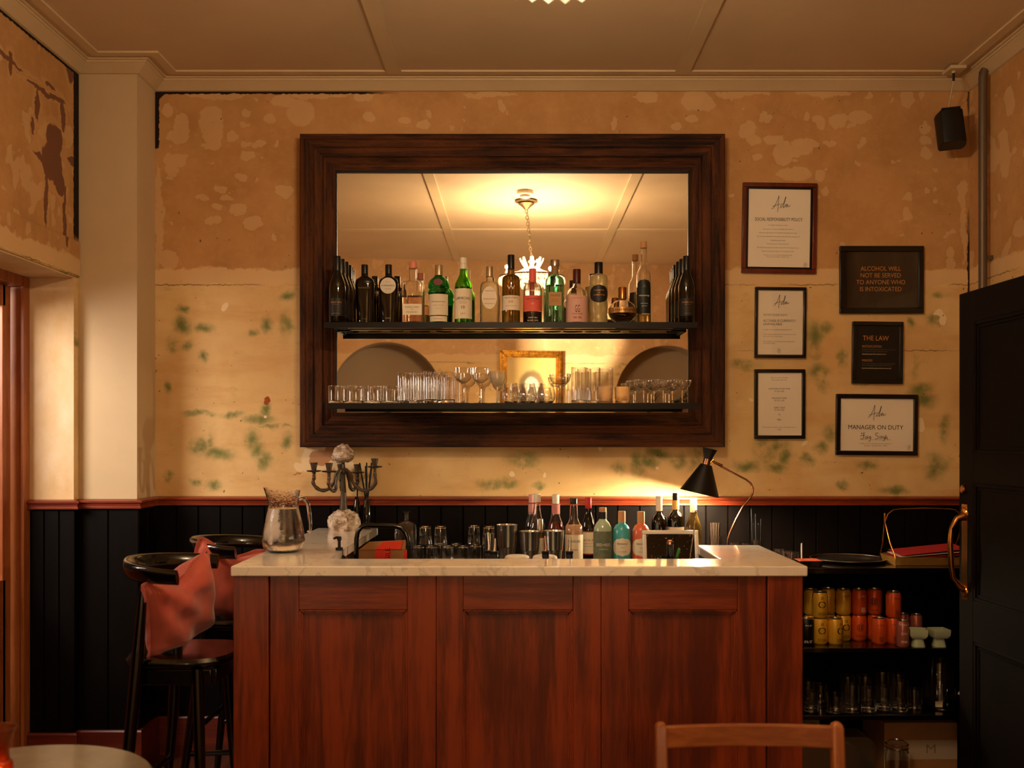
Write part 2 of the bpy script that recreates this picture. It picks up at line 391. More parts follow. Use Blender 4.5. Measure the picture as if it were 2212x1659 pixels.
M['chair'] = wood('light_beech', '8a4a22', 'b06a34', 'x', .4, .8, .2); M['chair_z'] = wood('light_beech_v', '8a4a22', 'b06a34', 'z', .4, .8, .2)
M['floor'] = wood('floor_boards', '3a1a0c', '5e2e16', 'y', .4, .7, .2)
M['marble'] = marble()
M['mirror'] = mat('mirror_glass', 'faf6ee', .0, metal=1)
M['steel_blk'] = mat('black_steel', '0c0a09', .4, metal=.3)
M['steel'] = mat('polished_steel', 'ddd6cc', .16, metal=1)
M['steel_b'] = mat('brushed_steel', 'b5aca0', .3, metal=1)
M['brass'] = mat('aged_brass', 'a8763c', .25, metal=1, var=.2, vscale=20)
M['copper'] = mat('copper', 'c89478', .2, metal=1)
M['pane'] = tglass('window_pane')
M['shelfglass'] = tglass('shelf_glass', (.86, .9, .86))
M['glass'] = mat('clear_glass', 'ffffff', .0, trans=1, ior=1.45)
def thinware():
    w = NT('thin_glassware'); nt = w.t; nt.nodes.remove(w.b)
    tr = w.n('ShaderNodeBsdfTransparent'); tr.inputs[0].default_value = (.95, .94, .92, 1)
    gl = w.n('ShaderNodeBsdfGlossy'); gl.inputs['Roughness'].default_value = .05
    lw = w.n('ShaderNodeLayerWeight'); lw.inputs[0].default_value = .42
    f = w.math('MINIMUM', w.math('ADD', w.math('POWER', lw.outputs['Facing'], 1.5), .07), .85)
    mx = w.n('ShaderNodeMixShader'); nt.links.new(f, mx.inputs[0]); nt.links.new(tr.outputs[0], mx.inputs[1]); nt.links.new(gl.outputs[0], mx.inputs[2])
    nt.links.new(mx.outputs[0], nt.nodes['Material Output'].inputs[0]); return w.m
M['thin'] = thinware()
M['water'] = mat('water', 'ffffff', .06, trans=1, ior=1.33)
M['glass_grn'] = mat('green_glass', '9be860', .01, trans=1, ior=1.45)
M['glass_dgrn'] = mat('emerald_glass', '52c878', .01, trans=1, ior=1.45)
M['glass_olive'] = mat('olive_glass', 'a8843a', .03, trans=.9, ior=1.45)
M['glass_teal'] = mat('teal_glass', 'bdf2e6', .01, trans=1, ior=1.45)
M['glass_wine'] = mat('dark_wine_glass', '0e0a05', .08, coat=.3)
M['glass_blk'] = mat('black_glass', '060505', .06, coat=.5)
M['glass_frost'] = mat('frosted_gold_glass', 'e0cc90', .25, trans=.6, ior=1.4)
M['paper'] = mat('white_paper', 'e8dcc8', .6); M['paperlabel'] = mat('cream_label', 'e6d8bc', .6)
M['ink'] = mat('black_ink', '17100c', .6); M['ink_g'] = mat('grey_ink', '7a6a58', .6); M['gold'] = mat('gold_print', 'c58a45', .4, metal=.3)
M['signblack'] = mat('black_card', '17110d', .35)
M['blkframe'] = mat('black_picture_frame', '0a0807', .3, coat=.3); M['redframe'] = wood('mahogany_frame', '4a160b', '6b2412', 'z', .3, 1.5, .4)
# ================================================================== THE ROOM
XL, XR, ZC = -2.03, 2.19, 3.26          # left wall, right wall, ceiling
PX, PY = -1.76, 4.705                   # pillar corner
YO0, YO1, ZO = 3.15, 4.657, 2.262       # opening in the left wall
struct(MB().box(-3.2, 3.2, -1.6, YB+.2, -.1, 0).build('floor', M['floor']))
struct(MB().box(-3.2, 3.2, -1.6, YB+.2, ZC, ZC+.1).build('ceiling', M['ceil']))
struct(MB().box(XL-.4, XR+.4, YB, YB+.2, 0, ZC).build('wall_back', M['plaster_back']))
# the left wall with its deep opening
struct(MB().box(XL-.21, XL, YO1, YB, 0, ZC).box(XL-.21, XL, YO0, YO1, ZO, ZC).box(XL-.21, XL, -1.4, YO0, 0, ZC).build('wall_left', M['plaster_left']))
struct(MB().box(XL-.208, XL-.0005, YO1-.002, YO1, 0, ZO).box(XL-.208, XL-.0005, YO0, YO1-.002, ZO-.002, ZO).box(XL-.208, XL-.0005, YO0, YO0+.002, 0, ZO).build('trim_1', M['reveal']))
struct(MB().box(XR, XR+.2, -1.4, YB, 0, ZC).build('wall_right', M['plaster_side']))
# plaster pillar in the corner
struct(MB().box(XL+.001, PX, PY, YB-.001, 0, ZC).build('wall_pillar', M['cream']))
# lintel band over the opening
struct(MB().box(XL, XL+.012, YO0-.1, YO1+.04, ZO+.005, ZO+.17).build('trim_2', M['plaster_left'], bevel=.006))
# the wall behind the camera, turned a little, with two arched niches
def front_wall():
    a = math.radians(-7.4); R = Matrix.Rotation(a, 4, 'Z'); T = Matrix.Translation((0, -.165, 0)) @ R
    arcs = [(-1.27, 1.93, .53), (1.50, 1.93, .53)]
    outer = [(-2.6, 0), (2.6, 0), (2.6, ZC), (-2.6, ZC)]
    bm = bmesh.new(); ed = []
    def loop(pts):
        vs = [bm.verts.new((x, 0, z)) for x, z in pts]
        for i in range(len(vs)): ed.append(bm.edges.new((vs[i], vs[(i+1) % len(vs)])))
    loop(outer); holes = []
    for cx, cz, r in arcs:
        pts = [(cx-r, .95)]+[(cx-r*math.cos(t*PI/24), cz+r*math.sin(t*PI/24)) for t in range(25)]+[(cx+r, .95)]
        loop(pts); holes.append(pts)
    bmesh.ops.triangle_fill(bm, edges=ed, use_beauty=True)
    me = bpy.data.meshes.new('wall_front'); bm.to_mesh(me); bm.free(); me.materials.append(M['plaster_front'])
    o = bpy.data.objects.new('wall_front', me); C.objects.link(o); o.matrix_world = T; struct(o)
    m = MB(); bk = MB()
    for pts in holes:
        n = len(pts); D = .26
        m.add([(x, 0, z) for x, z in pts]+[(x, -D, z) for x, z in pts], [(i, i+1, i+1+n, i+n) for i in range(n-1)]+[(n-1, 0, n, 2*n-1)])
        bk.add([(x, -D, z) for x, z in pts], [tuple(range(n))])
    o = m.build('trim_3', M['niche'], smooth=30); o.matrix_world = T; struct(o)
    o = bk.build('trim_4', M['niche']); o.matrix_world = T; struct(o)
    return T
M['plaster_front'] = plaster('distressed_plaster_front', 'side'); M['niche'] = mat('niche_paint', '9a8468', .7)
TF = front_wall()
# ---------------- cornice (runs along the left wall, round the pillar, along the back, down the right wall)
prof = [(0, ZC-.052), (.012, ZC-.05), (.035, ZC-.034), (.062, ZC-.018), (.066, ZC-.018), (.066, ZC-.010), (.078, ZC-.010), (.078, ZC)]
strip = [(.108, ZC), (.108, ZC-.009), (.150, ZC-.009), (.150, ZC)]
path = [(XL, -1.4, 1, 0), (XL, PY, 1, -1), (PX, PY, 1, -1), (PX, YB, 1, -1), (XR, YB, -1, -1), (XR, -1.4, -1, 0)]
struct(MB().sweep(prof, path).sweep(strip, path).build('trim_5', M['trim'], smooth=20))
# ceiling battens
b = MB()
for x in (-.585, .775): b.box(x-.036, x+.036, -1.2, YB-.13, ZC-.011, ZC)
b.box(XL+.1, XR-.1, 1.32, 1.40, ZC-.010, ZC)
struct(b.build('trim_6', M['trim'], bevel=.002))
# ---------------- black boarded dado with grooves
def boards(mb, x0, x1, y, z0, z1, w=.107, flip=None):
    """tongue-and-groove boards in the plane y facing -Y; each board is a bevelled strip"""
    n = max(1, round((x1-x0)/w)); w = (x1-x0)/n; pts = []
    for i in range(n):
        a = x0+i*w; pts += [(a, .008), (a+.004, 0), (a+w-.004, 0), (a+w, .008)]
    vs = []
    for x, d in pts: vs += [(x, y+d, z0), (x, y+d, z1)]
    if flip: vs = [flip(v) for v in vs]
    mb.add(vs, [(2*i, 2*i+2, 2*i+3, 2*i+1) for i in range(len(pts)-1)])
ZD = 1.204                                # top of the boards
b = MB(); boards(b, PX, XR, YB-.015, 0, ZD); b.box(PX, XR, YB-.0065, YB-.0005, 0, ZD)
boards(b, XL, PX+.012, PY-.012, 0, ZD, .12); b.box(XL, PX+.004, PY-.004, PY-.0005, 0, ZD)
b.box(XL+.0005, XL+.006, YO1-.012, PY-.005, 0, ZD); boards(b, XL-.2, XL+.005, YO1-.012, 0, ZD, .068); b.box(XL-.2, XL, YO1-.004, YO1-.0025, 0, ZD)
boards(b, PY-.012, YB-.015, 0, 0, ZD, .12, flip=lambda v: (PX+.012-v[1], v[0], v[2]))
boards(b, -1.3, YB-.015, 0, 0, ZD, .12, flip=lambda v: (XR-.012+v[1], v[0], v[2]))
boards(b, -1.3, YO0, 0, 0, ZD, .12, flip=lambda v: (XL+.012-v[1], v[0], v[2]))
struct(b.build('trim_7', M['black'], smooth=20))
# red timber dado rail
rp = [(0, 1.247), (.006, 1.247), (.030, 1.240), (.030, 1.232), (.020, 1.226), (.018, 1.215), (.024, 1.212), (.024, 1.204), (.0, 1.204)]
rb = MB().sweep(rp, [(PX+.01, YB-.004, .0, -1), (XR, YB-.004, 0, -1)])
struct(rb.build('trim_8', M['railwood'], smooth=20))
rb = MB().sweep(rp, [(XL-.205, YO1-.004, 0, -1), (XL+.006, YO1-.004, 1, -1), (XL+.006, PY-.004, .15, -1), (PX+.004, PY-.004, 1, -1), (PX+.004, YB-.004, 1, -1)])
struct(rb.build('trim_9', M['railwood'], smooth=20))
rb = MB().sweep(rp, [(XR-.004, YB, -1, 0), (XR-.004, -1.3, -1, 0)]); struct(rb.build('trim_10', M['railwood_y'], smooth=20))
# skirting
sk = [(0, .185), (.016, .185), (.020, .178), (.020, 0)]
struct(MB().sweep(sk, [(XL-.2, YO1-.012, 0, -1), (XL+.006, YO1-.012, 1, -1), (XL+.006, PY-.012, .15, -1), (PX+.012, PY-.012, 1, -1), (PX+.012, YB-.012, 1, -1), (XR, YB-.012, 0, -1)]).build('baseboard_back', M['skirt'], smooth=20))
struct(MB().sweep(sk, [(XR-.012, YB, -1, 0), (XR-.012, -1.3, -1, 0)]).build('baseboard_right', M['skirt'], smooth=20))
# ---------------- door_1: glazed timber door frame in the left opening
d1 = thing('door_1', 'red pine door frame and glazed door in the left wall opening', 'door'); d1['kind'] = 'structure'
x0, x1 = XL-.335, XL-.205
f = MB(); f.box(x0+.03, x1, YO1-.045, YO1+.03, 0, ZO-.0); f.box(x0, x0+.045, YO1-.085, YO1+.03, 0, ZO)
f.box(x0+.045, x1, YO1-.05, YO1-.045, 0, ZO-.05)
f.box(x1-.012, x1+.004, YO1-.06, YO1-.003, 0, ZO-.002)
f.box(x0, x1, YO0-.03, YO0+.045, 0, ZO); f.box(x0, x1, YO0+.045, YO1-.045, ZO-.05, ZO+.03); f.box(x0, x1, YO0+.045, YO1-.045, 0, .03)
f.build('door_frame', M['jambwood'], d1, bevel=.004)
lf = MB(); ym = 3.46; xa, xb = x0+.05, x0+.09
for ya, yb in ((YO0+.047, ym-.002), (ym+.002, YO1-.09)):
    lf.box(xa, xb, ya, ya+.09, .035, ZO-.055); lf.box(xa, xb, yb-.07, yb, .035, ZO-.055)
    lf.box(xa, xb, ya+.09, yb-.045, .035, .9); lf.box(xa, xb, ya+.09, yb-.045, ZO-.15, ZO-.055)
lf.build('door_leaf', M['jambwood'], d1, bevel=.003)
gp = MB()
for ya, yb in ((YO0+.047, ym-.002), (ym+.002, YO1-.09)): gp.box(xa+.018, xa+.022, ya+.085, yb-.04, .895, ZO-.145)
gp.build('pane', M['pane'], d1, smooth=0)
# ---------------- pipe on the right wall
pm = mat('painted_pipe', '6a5a48', .45, metal=.4)
pr = MB().tube([(XR-.045, 4.70, 2.0), (XR-.045, 4.70, 3.19), (XR-.043, 4.70, 3.215), (XR-.03, 4.70, 3.235)], .019, 16)
pr.box(XR-.03, XR, 4.69, 4.71, 2.35, 2.37)
pr.tube([(XR-.045, 4.70, 1.0), (XR-.045, 4.70, 2.0)], .019, 16)
tag(pr.build('pipe', pm, bevel=0), 'grey painted vertical pipe running up the right wall by the corner', 'pipe')
# ================================================================== the open black door on the right (door_2)
a0 = Vector((X_(2072, 3.84), 3.84, 0)); ang = math.atan2(1.70-a0.x, a0.y-3.0)
d2 = thing('door_2', 'open black panelled door with brass pull handle standing at right', 'door', a0, 0)
d2['kind'] = 'structure'
# local: door runs from y=0 (free edge) to y=-.84 (hinge), face at x=0 seen from the left, thickness +x
d2.rotation_euler.z = ang
L, TH, H = .84, .042, 2.068
dm = mat('black_door_paint', '0c0604', .6, var=.15, vscale=3, spec=.1)
b = MB()
for ya, yb in ((-.105, 0), (-L, -L+.105)): b.box(0, TH, ya, yb, .01, H)
rails = [(.01, .20), (.78, .93), (1.36, 1.47), (H-.115, H)]
for za, zb in rails: b.box(0, TH, -L+.105, -.105, za, zb)
b.build('door_leaf', dm, d2, bevel=.002)
for (za, zb) in ((.20, .78), (.93, 1.36), (1.47, H-.115)):
    p = MB().box(.013, TH-.013, -L+.10, -.10, za-.005, zb+.005)
    for i in range(2):
        o_ = .012*i; q = .006*i
        y0_, y1_, z0_, z1_ = -L+.105+o_, -.105-o_, za+o_, zb-o_
        w_ = .012
        for bx in ((y0_, y1_, z0_, z0_+w_), (y0_, y1_, z1_-w_, z1_), (y0_, y0_+w_, z0_, z1_), (y1_-w_, y1_, z0_, z1_)):
            p.box(.002+q, .02, bx[0], bx[1], bx[2], bx[3])
    p.build('door_panel', dm, d2, bevel=.0015)
yh = -.045
h = MB().tube([(0, yh, 1.235), (-.03, yh, 1.225), (-.052, yh, 1.19), (-.056, yh, 1.13), (-.052, yh, 1.05), (-.045, yh, 1.005), (-.02, yh, .975), (0, yh, .965)], [.016, .012, .008, .010, .010, .008, .012, .016], 14)
h.lathe([(0, 0), (.024, 0), (.020, .006), (0, .008)], M=Matrix.Translation((0, yh, 1.245)) @ Matrix.Rotation(-PI/2, 4, 'Y'))
h.lathe([(0, 0), (.024, 0), (.020, .006), (0, .008)], M=Matrix.Translation((0, yh, .955)) @ Matrix.Rotation(-PI/2, 4, 'Y'))
h.box(-.002, 0, yh-.022, yh+.022, .925, 1.28)
tag(h.build('door_handle', M['brass'], d2), 'worn brass pull handle')
k = MB().lathe([(0, 0), (.017, 0), (.017, .010), (.012, .014), (0, .014)], M=Matrix.Translation((0, yh, 1.335)) @ Matrix.Rotation(-PI/2, 4, 'Y'))
tag(k.build('door_lock', M['brass'], d2), 'round brass lock cylinder')
# partition the door hangs from (nearer than the frame shows)
struct(MB().box(1.71, XR, 2.80, 2.99, 0, ZC).build('wall_partition', M['plaster_side']))
# ================================================================== MIRROR
YM = 4.893
x0, x1, z1, z0 = X_(647, 4.84), X_(1567, 4.84), Z_(288, 4.84), Z_(966, 4.84)
mir = thing('wall_mirror', 'huge mirror in a wide old carved dark wood frame on the back wall', 'mirror', ((x0+x1)/2, YB, z0))
hw, H = (x1-x0)/2, z1-z0
wd = .166
# moulding profile: (distance from the outer edge, depth towards the room)
mp = [(0, .002), (0, .092), (.006, .098), (.024, .100), (.028, .094), (.060, .090), (.064, .082), (.070, .084), (.102, .080), (.106, .070), (.112, .074), (.134, .062), (.139, .058), (.150, .058), (.154, .054), (.166, .052), (.166, .002)]
def fr(part, zside):
    b = MB(); vs = []
    for o_, d in mp:
        if part == 'top': e = [(-hw+o_, -d, H-o_), (hw-o_, -d, H-o_)]
        if part == 'bottom': e = [(-hw+o_, -d, o_), (hw-o_, -d, o_)]
        if part == 'left': e = [(-hw+o_, -d, o_), (-hw+o_, -d, H-o_)]
        if part == 'right': e = [(hw-o_, -d, o_), (hw-o_, -d, H-o_)]
        vs += e
    b.add(vs, [(2*i, 2*i+1, 2*i+3, 2*i+2) for i in range(len(mp)-1)])
    # carved rope band and bead band
    horiz = part in ('top', 'bottom'); n = 230 if horiz else 165; Lg = 2*hw if horiz else H
    for (c, w_, dep, pit, ln) in ((.045, .026, .090, .0095, .010), (.122, .010, .068, .0085, .004)):
        s = c+.004; t = s
        while t < Lg-s:
            u = t; sk = ln*.45
            if part in ('top', 'bottom'):
                zc = H-c if part == 'top' else c
                q = [(-hw+u-sk-.0028, -dep, zc-w_/2), (-hw+u-sk+.0028, -dep, zc-w_/2), (-hw+u+sk+.0028, -dep, zc+w_/2), (-hw+u+sk-.0028, -dep, zc+w_/2)]
            else:
                xc = -hw+c if part == 'left' else hw-c
                q = [(xc-w_/2, -dep, u-sk-.0028), (xc-w_/2, -dep, u-sk+.0028), (xc+w_/2, -dep, u+sk+.0028), (xc+w_/2, -dep, u+sk-.0028)]
            ctr = Vector(map(sum, zip(*q)))/4+Vector((0, -.0042, 0))
            b.add(q+[tuple(ctr)], [(0, 1, 4), (1, 2, 4), (2, 3, 4), (3, 0, 4)]); t += pit
    b.build('frame_rail', M['frame_x'] if horiz else M['frame_z'], mir, smooth=25)
for s in ('top', 'bottom', 'left', 'right'): fr(s, 0)
wi = MB()
for a in ((-hw+wd-.002, -hw+wd+.003, wd, H-wd), (hw-wd-.003, hw-wd+.002, wd, H-wd)): wi.box(a[0], a[1], -.055, -.0455, a[2], a[3])
wi.box(-hw+wd, hw-wd, -.055, -.0455, H-wd-.010, H-wd+.002)
tag(wi.build('slip_moulding', M['steel_blk'], mir), 'thin black inner slip of the frame')
MB().box(-hw+.12, hw-.12, -.047, -.042, .12, H-.12).build('mirror_glass', M['mirror'], mir, smooth=0)
# ---------------- shelves across the mirror
def shelf(name, xa, xb, zt, th, label):
    yf, yb_ = 4.637, YM-.001
    t = thing(name, label, 'shelf', (0, YM, zt))
    y0_ = yf-YM
    b = MB(); bw = .02
    b.box(xa, xb, y0_, y0_+.012, -th, 0); b.box(xa, xa+.018, y0_+.012, -.056, -.012, 0); b.box(xb-.018, xb, y0_+.012, -.056, -.012, 0)
    b.box(xa+.075, xb-.075, -.012, -.001, -.010, 0)
    b.box(xa+.018, xa+.080, -.056, -.046, -.012, 0); b.box(xb-.080, xb-.018, -.056, -.046, -.012, 0)
    b.build('shelf_frame', M['steel_blk'], t, bevel=.001)
    MB().box(xa+.014, xb-.014, y0_+.010, -.058, -.007, -.0005).box(xa+.08, xb-.08, -.058, -.012, -.007, -.0005).build('shelf_glass', M['shelfglass'], t, smooth=0)
    return t
ZS1, ZS2 = Z_(695.5, 4.637), Z_(870.5, 4.637)
shelf('glass_shelf', X_(700, 4.637), X_(1507, 4.637), ZS1, .027, 'upper black steel and glass shelf in front of the mirror, holding liquor bottles')
shelf('glass_shelf', X_(705, 4.637), X_(1512, 4.637), ZS2, .027, 'lower black steel and glass shelf in front of the mirror, holding glassware')
# ================================================================== BAR
YF = 3.42; ZT = 1.095
bar = thing('bar_counter', 'red-stained panelled wooden bar counter with three recessed panels', 'bar', (0, YF, 0))
def bx(px): return X_(px, YF+.02)
x = [bx(v) for v in (505, 581, 583, 1655, 1657, 1733)]
zt = ZT-.034
b = MB().box(x[0], x[1], .012, .09, 0, zt); b.build('pilaster', M['barwood'], bar, bevel=.003)
b = MB().box(x[4], x[5], .012, .09, 0, zt); b.build('pilaster', M['barwood'], bar, bevel=.003)
for (sa, ra, rb_, sb) in ((583, 645, 880, 941.5), (942.5, 1000, 1238, 1298), (1299, 1358, 1594, 1655)):
    for a_, b__ in ((sa, ra), (rb_, sb)): MB().box(bx(a_), bx(b__), .022, .05, 0, zt).build('stile', M['barwood'], bar, bevel=.0018)
    zr = Z_(1317, 3.445)
    for za_, zb_ in ((zr, zt), (0, .18)): MB().box(bx(ra)+.0006, bx(rb_)-.0006, .0225, .05, za_, zb_).build('rail', M['barwood_x'], bar, bevel=.0018)
    pnl = MB().box(bx(ra), bx(rb_), .040, .048, .17, zr+.01).build('panel', M['barwood'], bar)
    mo = MB(); A, B_, Cc, D_ = bx(ra), bx(rb_), .18, zr
    for k_ in range(3):
        o_ = .006*k_; dd = (.024, .029, .034)[k_]; w_ = .0065
        for q in ((A+o_, B_-o_, D_-o_-w_, D_-o_), (A+o_, B_-o_, Cc+o_, Cc+o_+w_), (A+o_, A+o_+w_, Cc+o_, D_-o_), (B_-o_-w_, B_-o_, Cc+o_, D_-o_)):
            mo.box(q[0], q[1], dd, .041, q[2], q[3])
    mo.build('panel_moulding', M['barwood'], bar, bevel=.0012)
MB().box(x[0], x[0]+.03, .09, YB-.03-YF, 0, zt).build('side_panel', M['barwood'], bar, bevel=.002)
MB().box(x[5]-.03, x[5], .09, 4.10-YF, 0, zt).build('side_panel', M['barwood'], bar, bevel=.002)
MB().box(x[0]+.03, x[5]-.03, .05, .07, 0, zt).build('back_board', M['black'], bar)
MB().box(-.70, -.685, .24, YB-.03-YF, 0, zt).box(.725, .74, .24, .68, 0, zt).box(x[0]+.03, -.70, YB-.05-YF, YB-.03-YF, 0, zt).box(.74, x[5]-.03, .66, .68, 0, zt).build('inner_panel', M['black'], bar)
# worktop: one U-shaped slab of marble
XA, XB_ = X_(498, YF), X_(1745, YF)
poly = [(XA, YF), (XB_, YF), (XB_, 4.11), (.72, 4.11), (.72, 3.64), (-.675, 3.64), (-.675, YB-.032), (XA, YB-.032)]
n = len(poly); b = MB()
b.add([(x_, y_, ZT) for x_, y_ in poly]+[(x_, y_, zt) for x_, y_ in poly], [tuple(range(n)), tuple(range(2*n-1, n-1, -1))]+[(i, i+n, (i+1) % n+n, (i+1) % n) for i in range(n)])
o = b.build('marble_worktop', M['marble'], bevel=.004, seg=3); tag(o, 'U-shaped white veined marble worktop on the bar', 'worktop')
# working counter behind the bar and the well under the front slab
wc = thing('back_bench', 'low black workbench along the wall inside the bar, holding bottles and shakers', 'bench', (0, 4.60, 0))
MB().box(-.672, 1.04, -.34, .31, .925, .95).build('bench_top', M['blackwood'], wc, bevel=.002)
MB().box(-.66, 1.0, -.30, .30, 0, .925).build('bench_body', M['black'], wc)
sr = thing('speed_rail', 'black shelf hidden just behind the front slab of the bar', 'rail', (0, 3.75, 0))
MB().box(-.66, .70, -.085, .24, .765, .78).build('rail_shelf', M['steel_blk'], sr, bevel=.002)
MB().box(-.66, -.64, -.085, .24, 0, .765).box(.68, .70, -.085, .24, 0, .765).build('rail_bracket', M['steel_blk'], sr)
# ================================================================== the black open shelving at right
XS0, XS1, YS0, YS1 = 1.06, 2.10, 4.335, 4.915
su = thing('shelving_unit', 'black open shelving unit right of the bar, holding cans and glasses', 'shelf', (0, YS0, 0))
D_ = YS1-YS0
MB().box(XS0-.02, XS0, 0, D_, 0, .95).build('side_panel', M['black'], su, bevel=.002)
MB().box(XS1, XS1+.02, 0, D_, 0, .95).build('side_panel', M['black'], su, bevel=.002)
MB().box(XS0-.02, XS1+.02, -.005, D_, .95, .975).build('shelf_top', M['blackwood'], su, bevel=.002)
for z in (.632, .345, .045): MB().box(XS0, XS1, .005, D_-.01, z-.02, z).build('shelf_board', M['blackwood'], su, bevel=.002)
MB().box(XS0, XS1, D_-.01, D_, 0, .95).build('back_board', M['black'], su)
# ================================================================== CHANDELIER
M['bulb'] = mat('lit_bulb', 'ffe2b0', .4, emis='ffcf86', estr=3)
cr = NT('crystal_glass'); cr.b.inputs['Base Color'].default_value = (1, .97, .9, 1); cr.b.inputs['Roughness'].default_value = .08
cr.b.inputs['Transmission Weight'].default_value = .55; cr.b.inputs['IOR'].default_value = 1.5
tl = cr.n('ShaderNodeBsdfTranslucent'); tl.inputs[0].default_value = (1, .95, .84, 1); ms = cr.n('ShaderNodeMixShader'); ms.inputs[0].default_value = .45
cr.t.links.new(cr.b.outputs[0], ms.inputs[1]); cr.t.links.new(tl.outputs[0], ms.inputs[2]); cr.t.links.new(ms.outputs[0], cr.t.nodes['Material Output'].inputs[0])
M['crystal'] = cr.m
M['candlegold'] = mat('antique_bronze', '6b5638', .4, metal=.7)
CHX, CHY = .10, 2.39; CHZ = EYE+1.135
ch = thing('chandelier', 'crystal chandelier hanging from the ceiling in the middle of the room', 'chandelier', (CHX, CHY, CHZ))
top = ZC-CHZ
b = MB().lathe([(0, top-.001), (.075, top-.001), (.085, top-.012), (.05, top-.02), (.06, top-.028), (.03, top-.05), (.012, top-.07), (0, top-.07)], c=(-.04, 0, 0), seg=24)
b.build('ceiling_rose', M['candlegold'], ch)
b = MB(); zc0, zc1 = top-.07, .17; nl = 16
for i in range(nl):
    z = zc1+(zc0-zc1)*(i+.5)/nl; fx = -.04*((z-.17)/(top-.24)); r_ = (zc0-zc1)/nl*.58
    pts = [(fx+(.010*math.cos(a) if i % 2 else 0), (0 if i % 2 else .010*math.cos(a)), z+r_*math.sin(a)) for a in [2*PI*k/12 for k in range(12)]]
    b.tube(pts, .0028, 6, closed=True)
b.tube([(-.034, .006, zc0), (-.02, .012, .45), (0, .004, .17)], .0022, 6)
b.build('chain', M['candlegold'], ch)
b = MB().lathe([(0, .18), (.012, .175), (.03, .16), (.014, .14), (.02, .12), (.035, .095), (.018, .07), (.012, .05), (.03, .025), (.02, 0), (0, -.005)], seg=18)
b.build('central_column', M['crystal'], ch)
ring = MB(); RR = .235
ring.tube([(RR*math.cos(a), RR*math.sin(a), .045) for a in [2*PI*k/48 for k in range(48)]], .006, 8, closed=True)
ring.tube([(.11*math.cos(a), .11*math.sin(a), .02) for a in [2*PI*k/32 for k in range(32)]], .004, 8, closed=True)
ring.build('rim_ring', M['candlegold'], ch)
for k in range(6):
    a = 2*PI*k/6+.3; ca, sa = math.cos(a), math.sin(a)
    pts = []
    for i in range(13):
        t = i/12; r = .02+.17*t; z = .05-.05*math.sin(t*PI)*1.0
        pts.append((r*ca, r*sa, z))
    arm = MB().tube(pts, .0055, 10); arm.lathe([(0, .045), (.022, .050), (.026, .056), (.008, .055), (.009, .068), (0, .068)], c=(.19*ca, .19*sa, 0), seg=16)
    arm.build('arm', M['crystal'], ch)
    bl = MB().lathe([(0, .068), (.008, .070), (.012, .080), (.012, .088), (.008, .100), (.003, .110), (0, .112)], c=(.19*ca, .19*sa, 0), seg=14)
    tag(bl.build('bulb', M['bulb'], ch), 'lit candle bulb')
    lo = lamp('bulb_light', 'POINT', (CHX+.19*ca, CHY+.19*sa, CHZ+.13), 7.6, (1.0, .75, .48), shadow_soft_size=.012)
# crown of upright glass plumes and the hanging drops
for k in range(8):
    a = 2*PI*k/8; pts = [(.015+.07*math.sin(t*PI*.62), 0, (.06+.21*t-.09*t*t*t)) for t in [i/10 for i in range(11)]]
    pts = [(p[0]*math.cos(a), p[0]*math.sin(a), p[2]) for p in pts]
    MB().tube(pts, [.007+.007*math.sin(PI*i/10) for i in range(11)], 8, flat=.4).build('glass_plume', M['crystal'], ch)
dz = MB().lathe([(0, .038), (.006, .032), (.017, .016), (.020, .004), (.013, -.010), (0, -.020)], seg=10, sy=.45).build('crystal_drop', M['crystal'], ch, smooth=20)
for k in range(34):
    a = 2*PI*k/34; o = dz if k == 0 else dz.copy()
    if k: C.objects.link(o)
    o.location = (RR*math.cos(a), RR*math.sin(a), .008); o.rotation_euler = (0, 0, a+PI/2)
dz2 = MB().lathe([(0, .03), (.006, .024), (.014, .010), (.010, -.008), (0, -.02)], seg=8, sy=.5).build('crystal_drop', M['crystal'], ch, smooth=20)
for k in range(14):
    a = 2*PI*k/14; o = dz2 if k == 0 else dz2.copy()
    if k: C.objects.link(o)
    o.location = (.11*math.cos(a), .11*math.sin(a), -.005); o.rotation_euler = (0, 0, a+PI/2)
bd = MB()
for k in range(17):
    a = 2*PI*k/17
    for i in range(1, 12):
        t = i/12; r = RR*(1-t)+.03*t; z = .05+.07*t*t
        bd.lathe([(0, .0075), (.0065, .0035), (.0065, -.0035), (0, -.0075)], c=(r*math.cos(a), r*math.sin(a), z), seg=6)
tag(bd.build('bead_strands', M['crystal'], ch, smooth=20), kind='stuff')
# smoke detector on the ceiling
o = MB().lathe([(0, 0), (.058, 0), (.058, -.025), (.040, -.03), (.036, -.045), (0, -.048)], seg=28).build('smoke_detector', mat('white_plastic', 'e8dcc4', .4)); o.location = (.05, 2.66, ZC)
tag(o, 'round white smoke detector on the ceiling beside the chandelier, seen in the mirror', 'smoke detector')
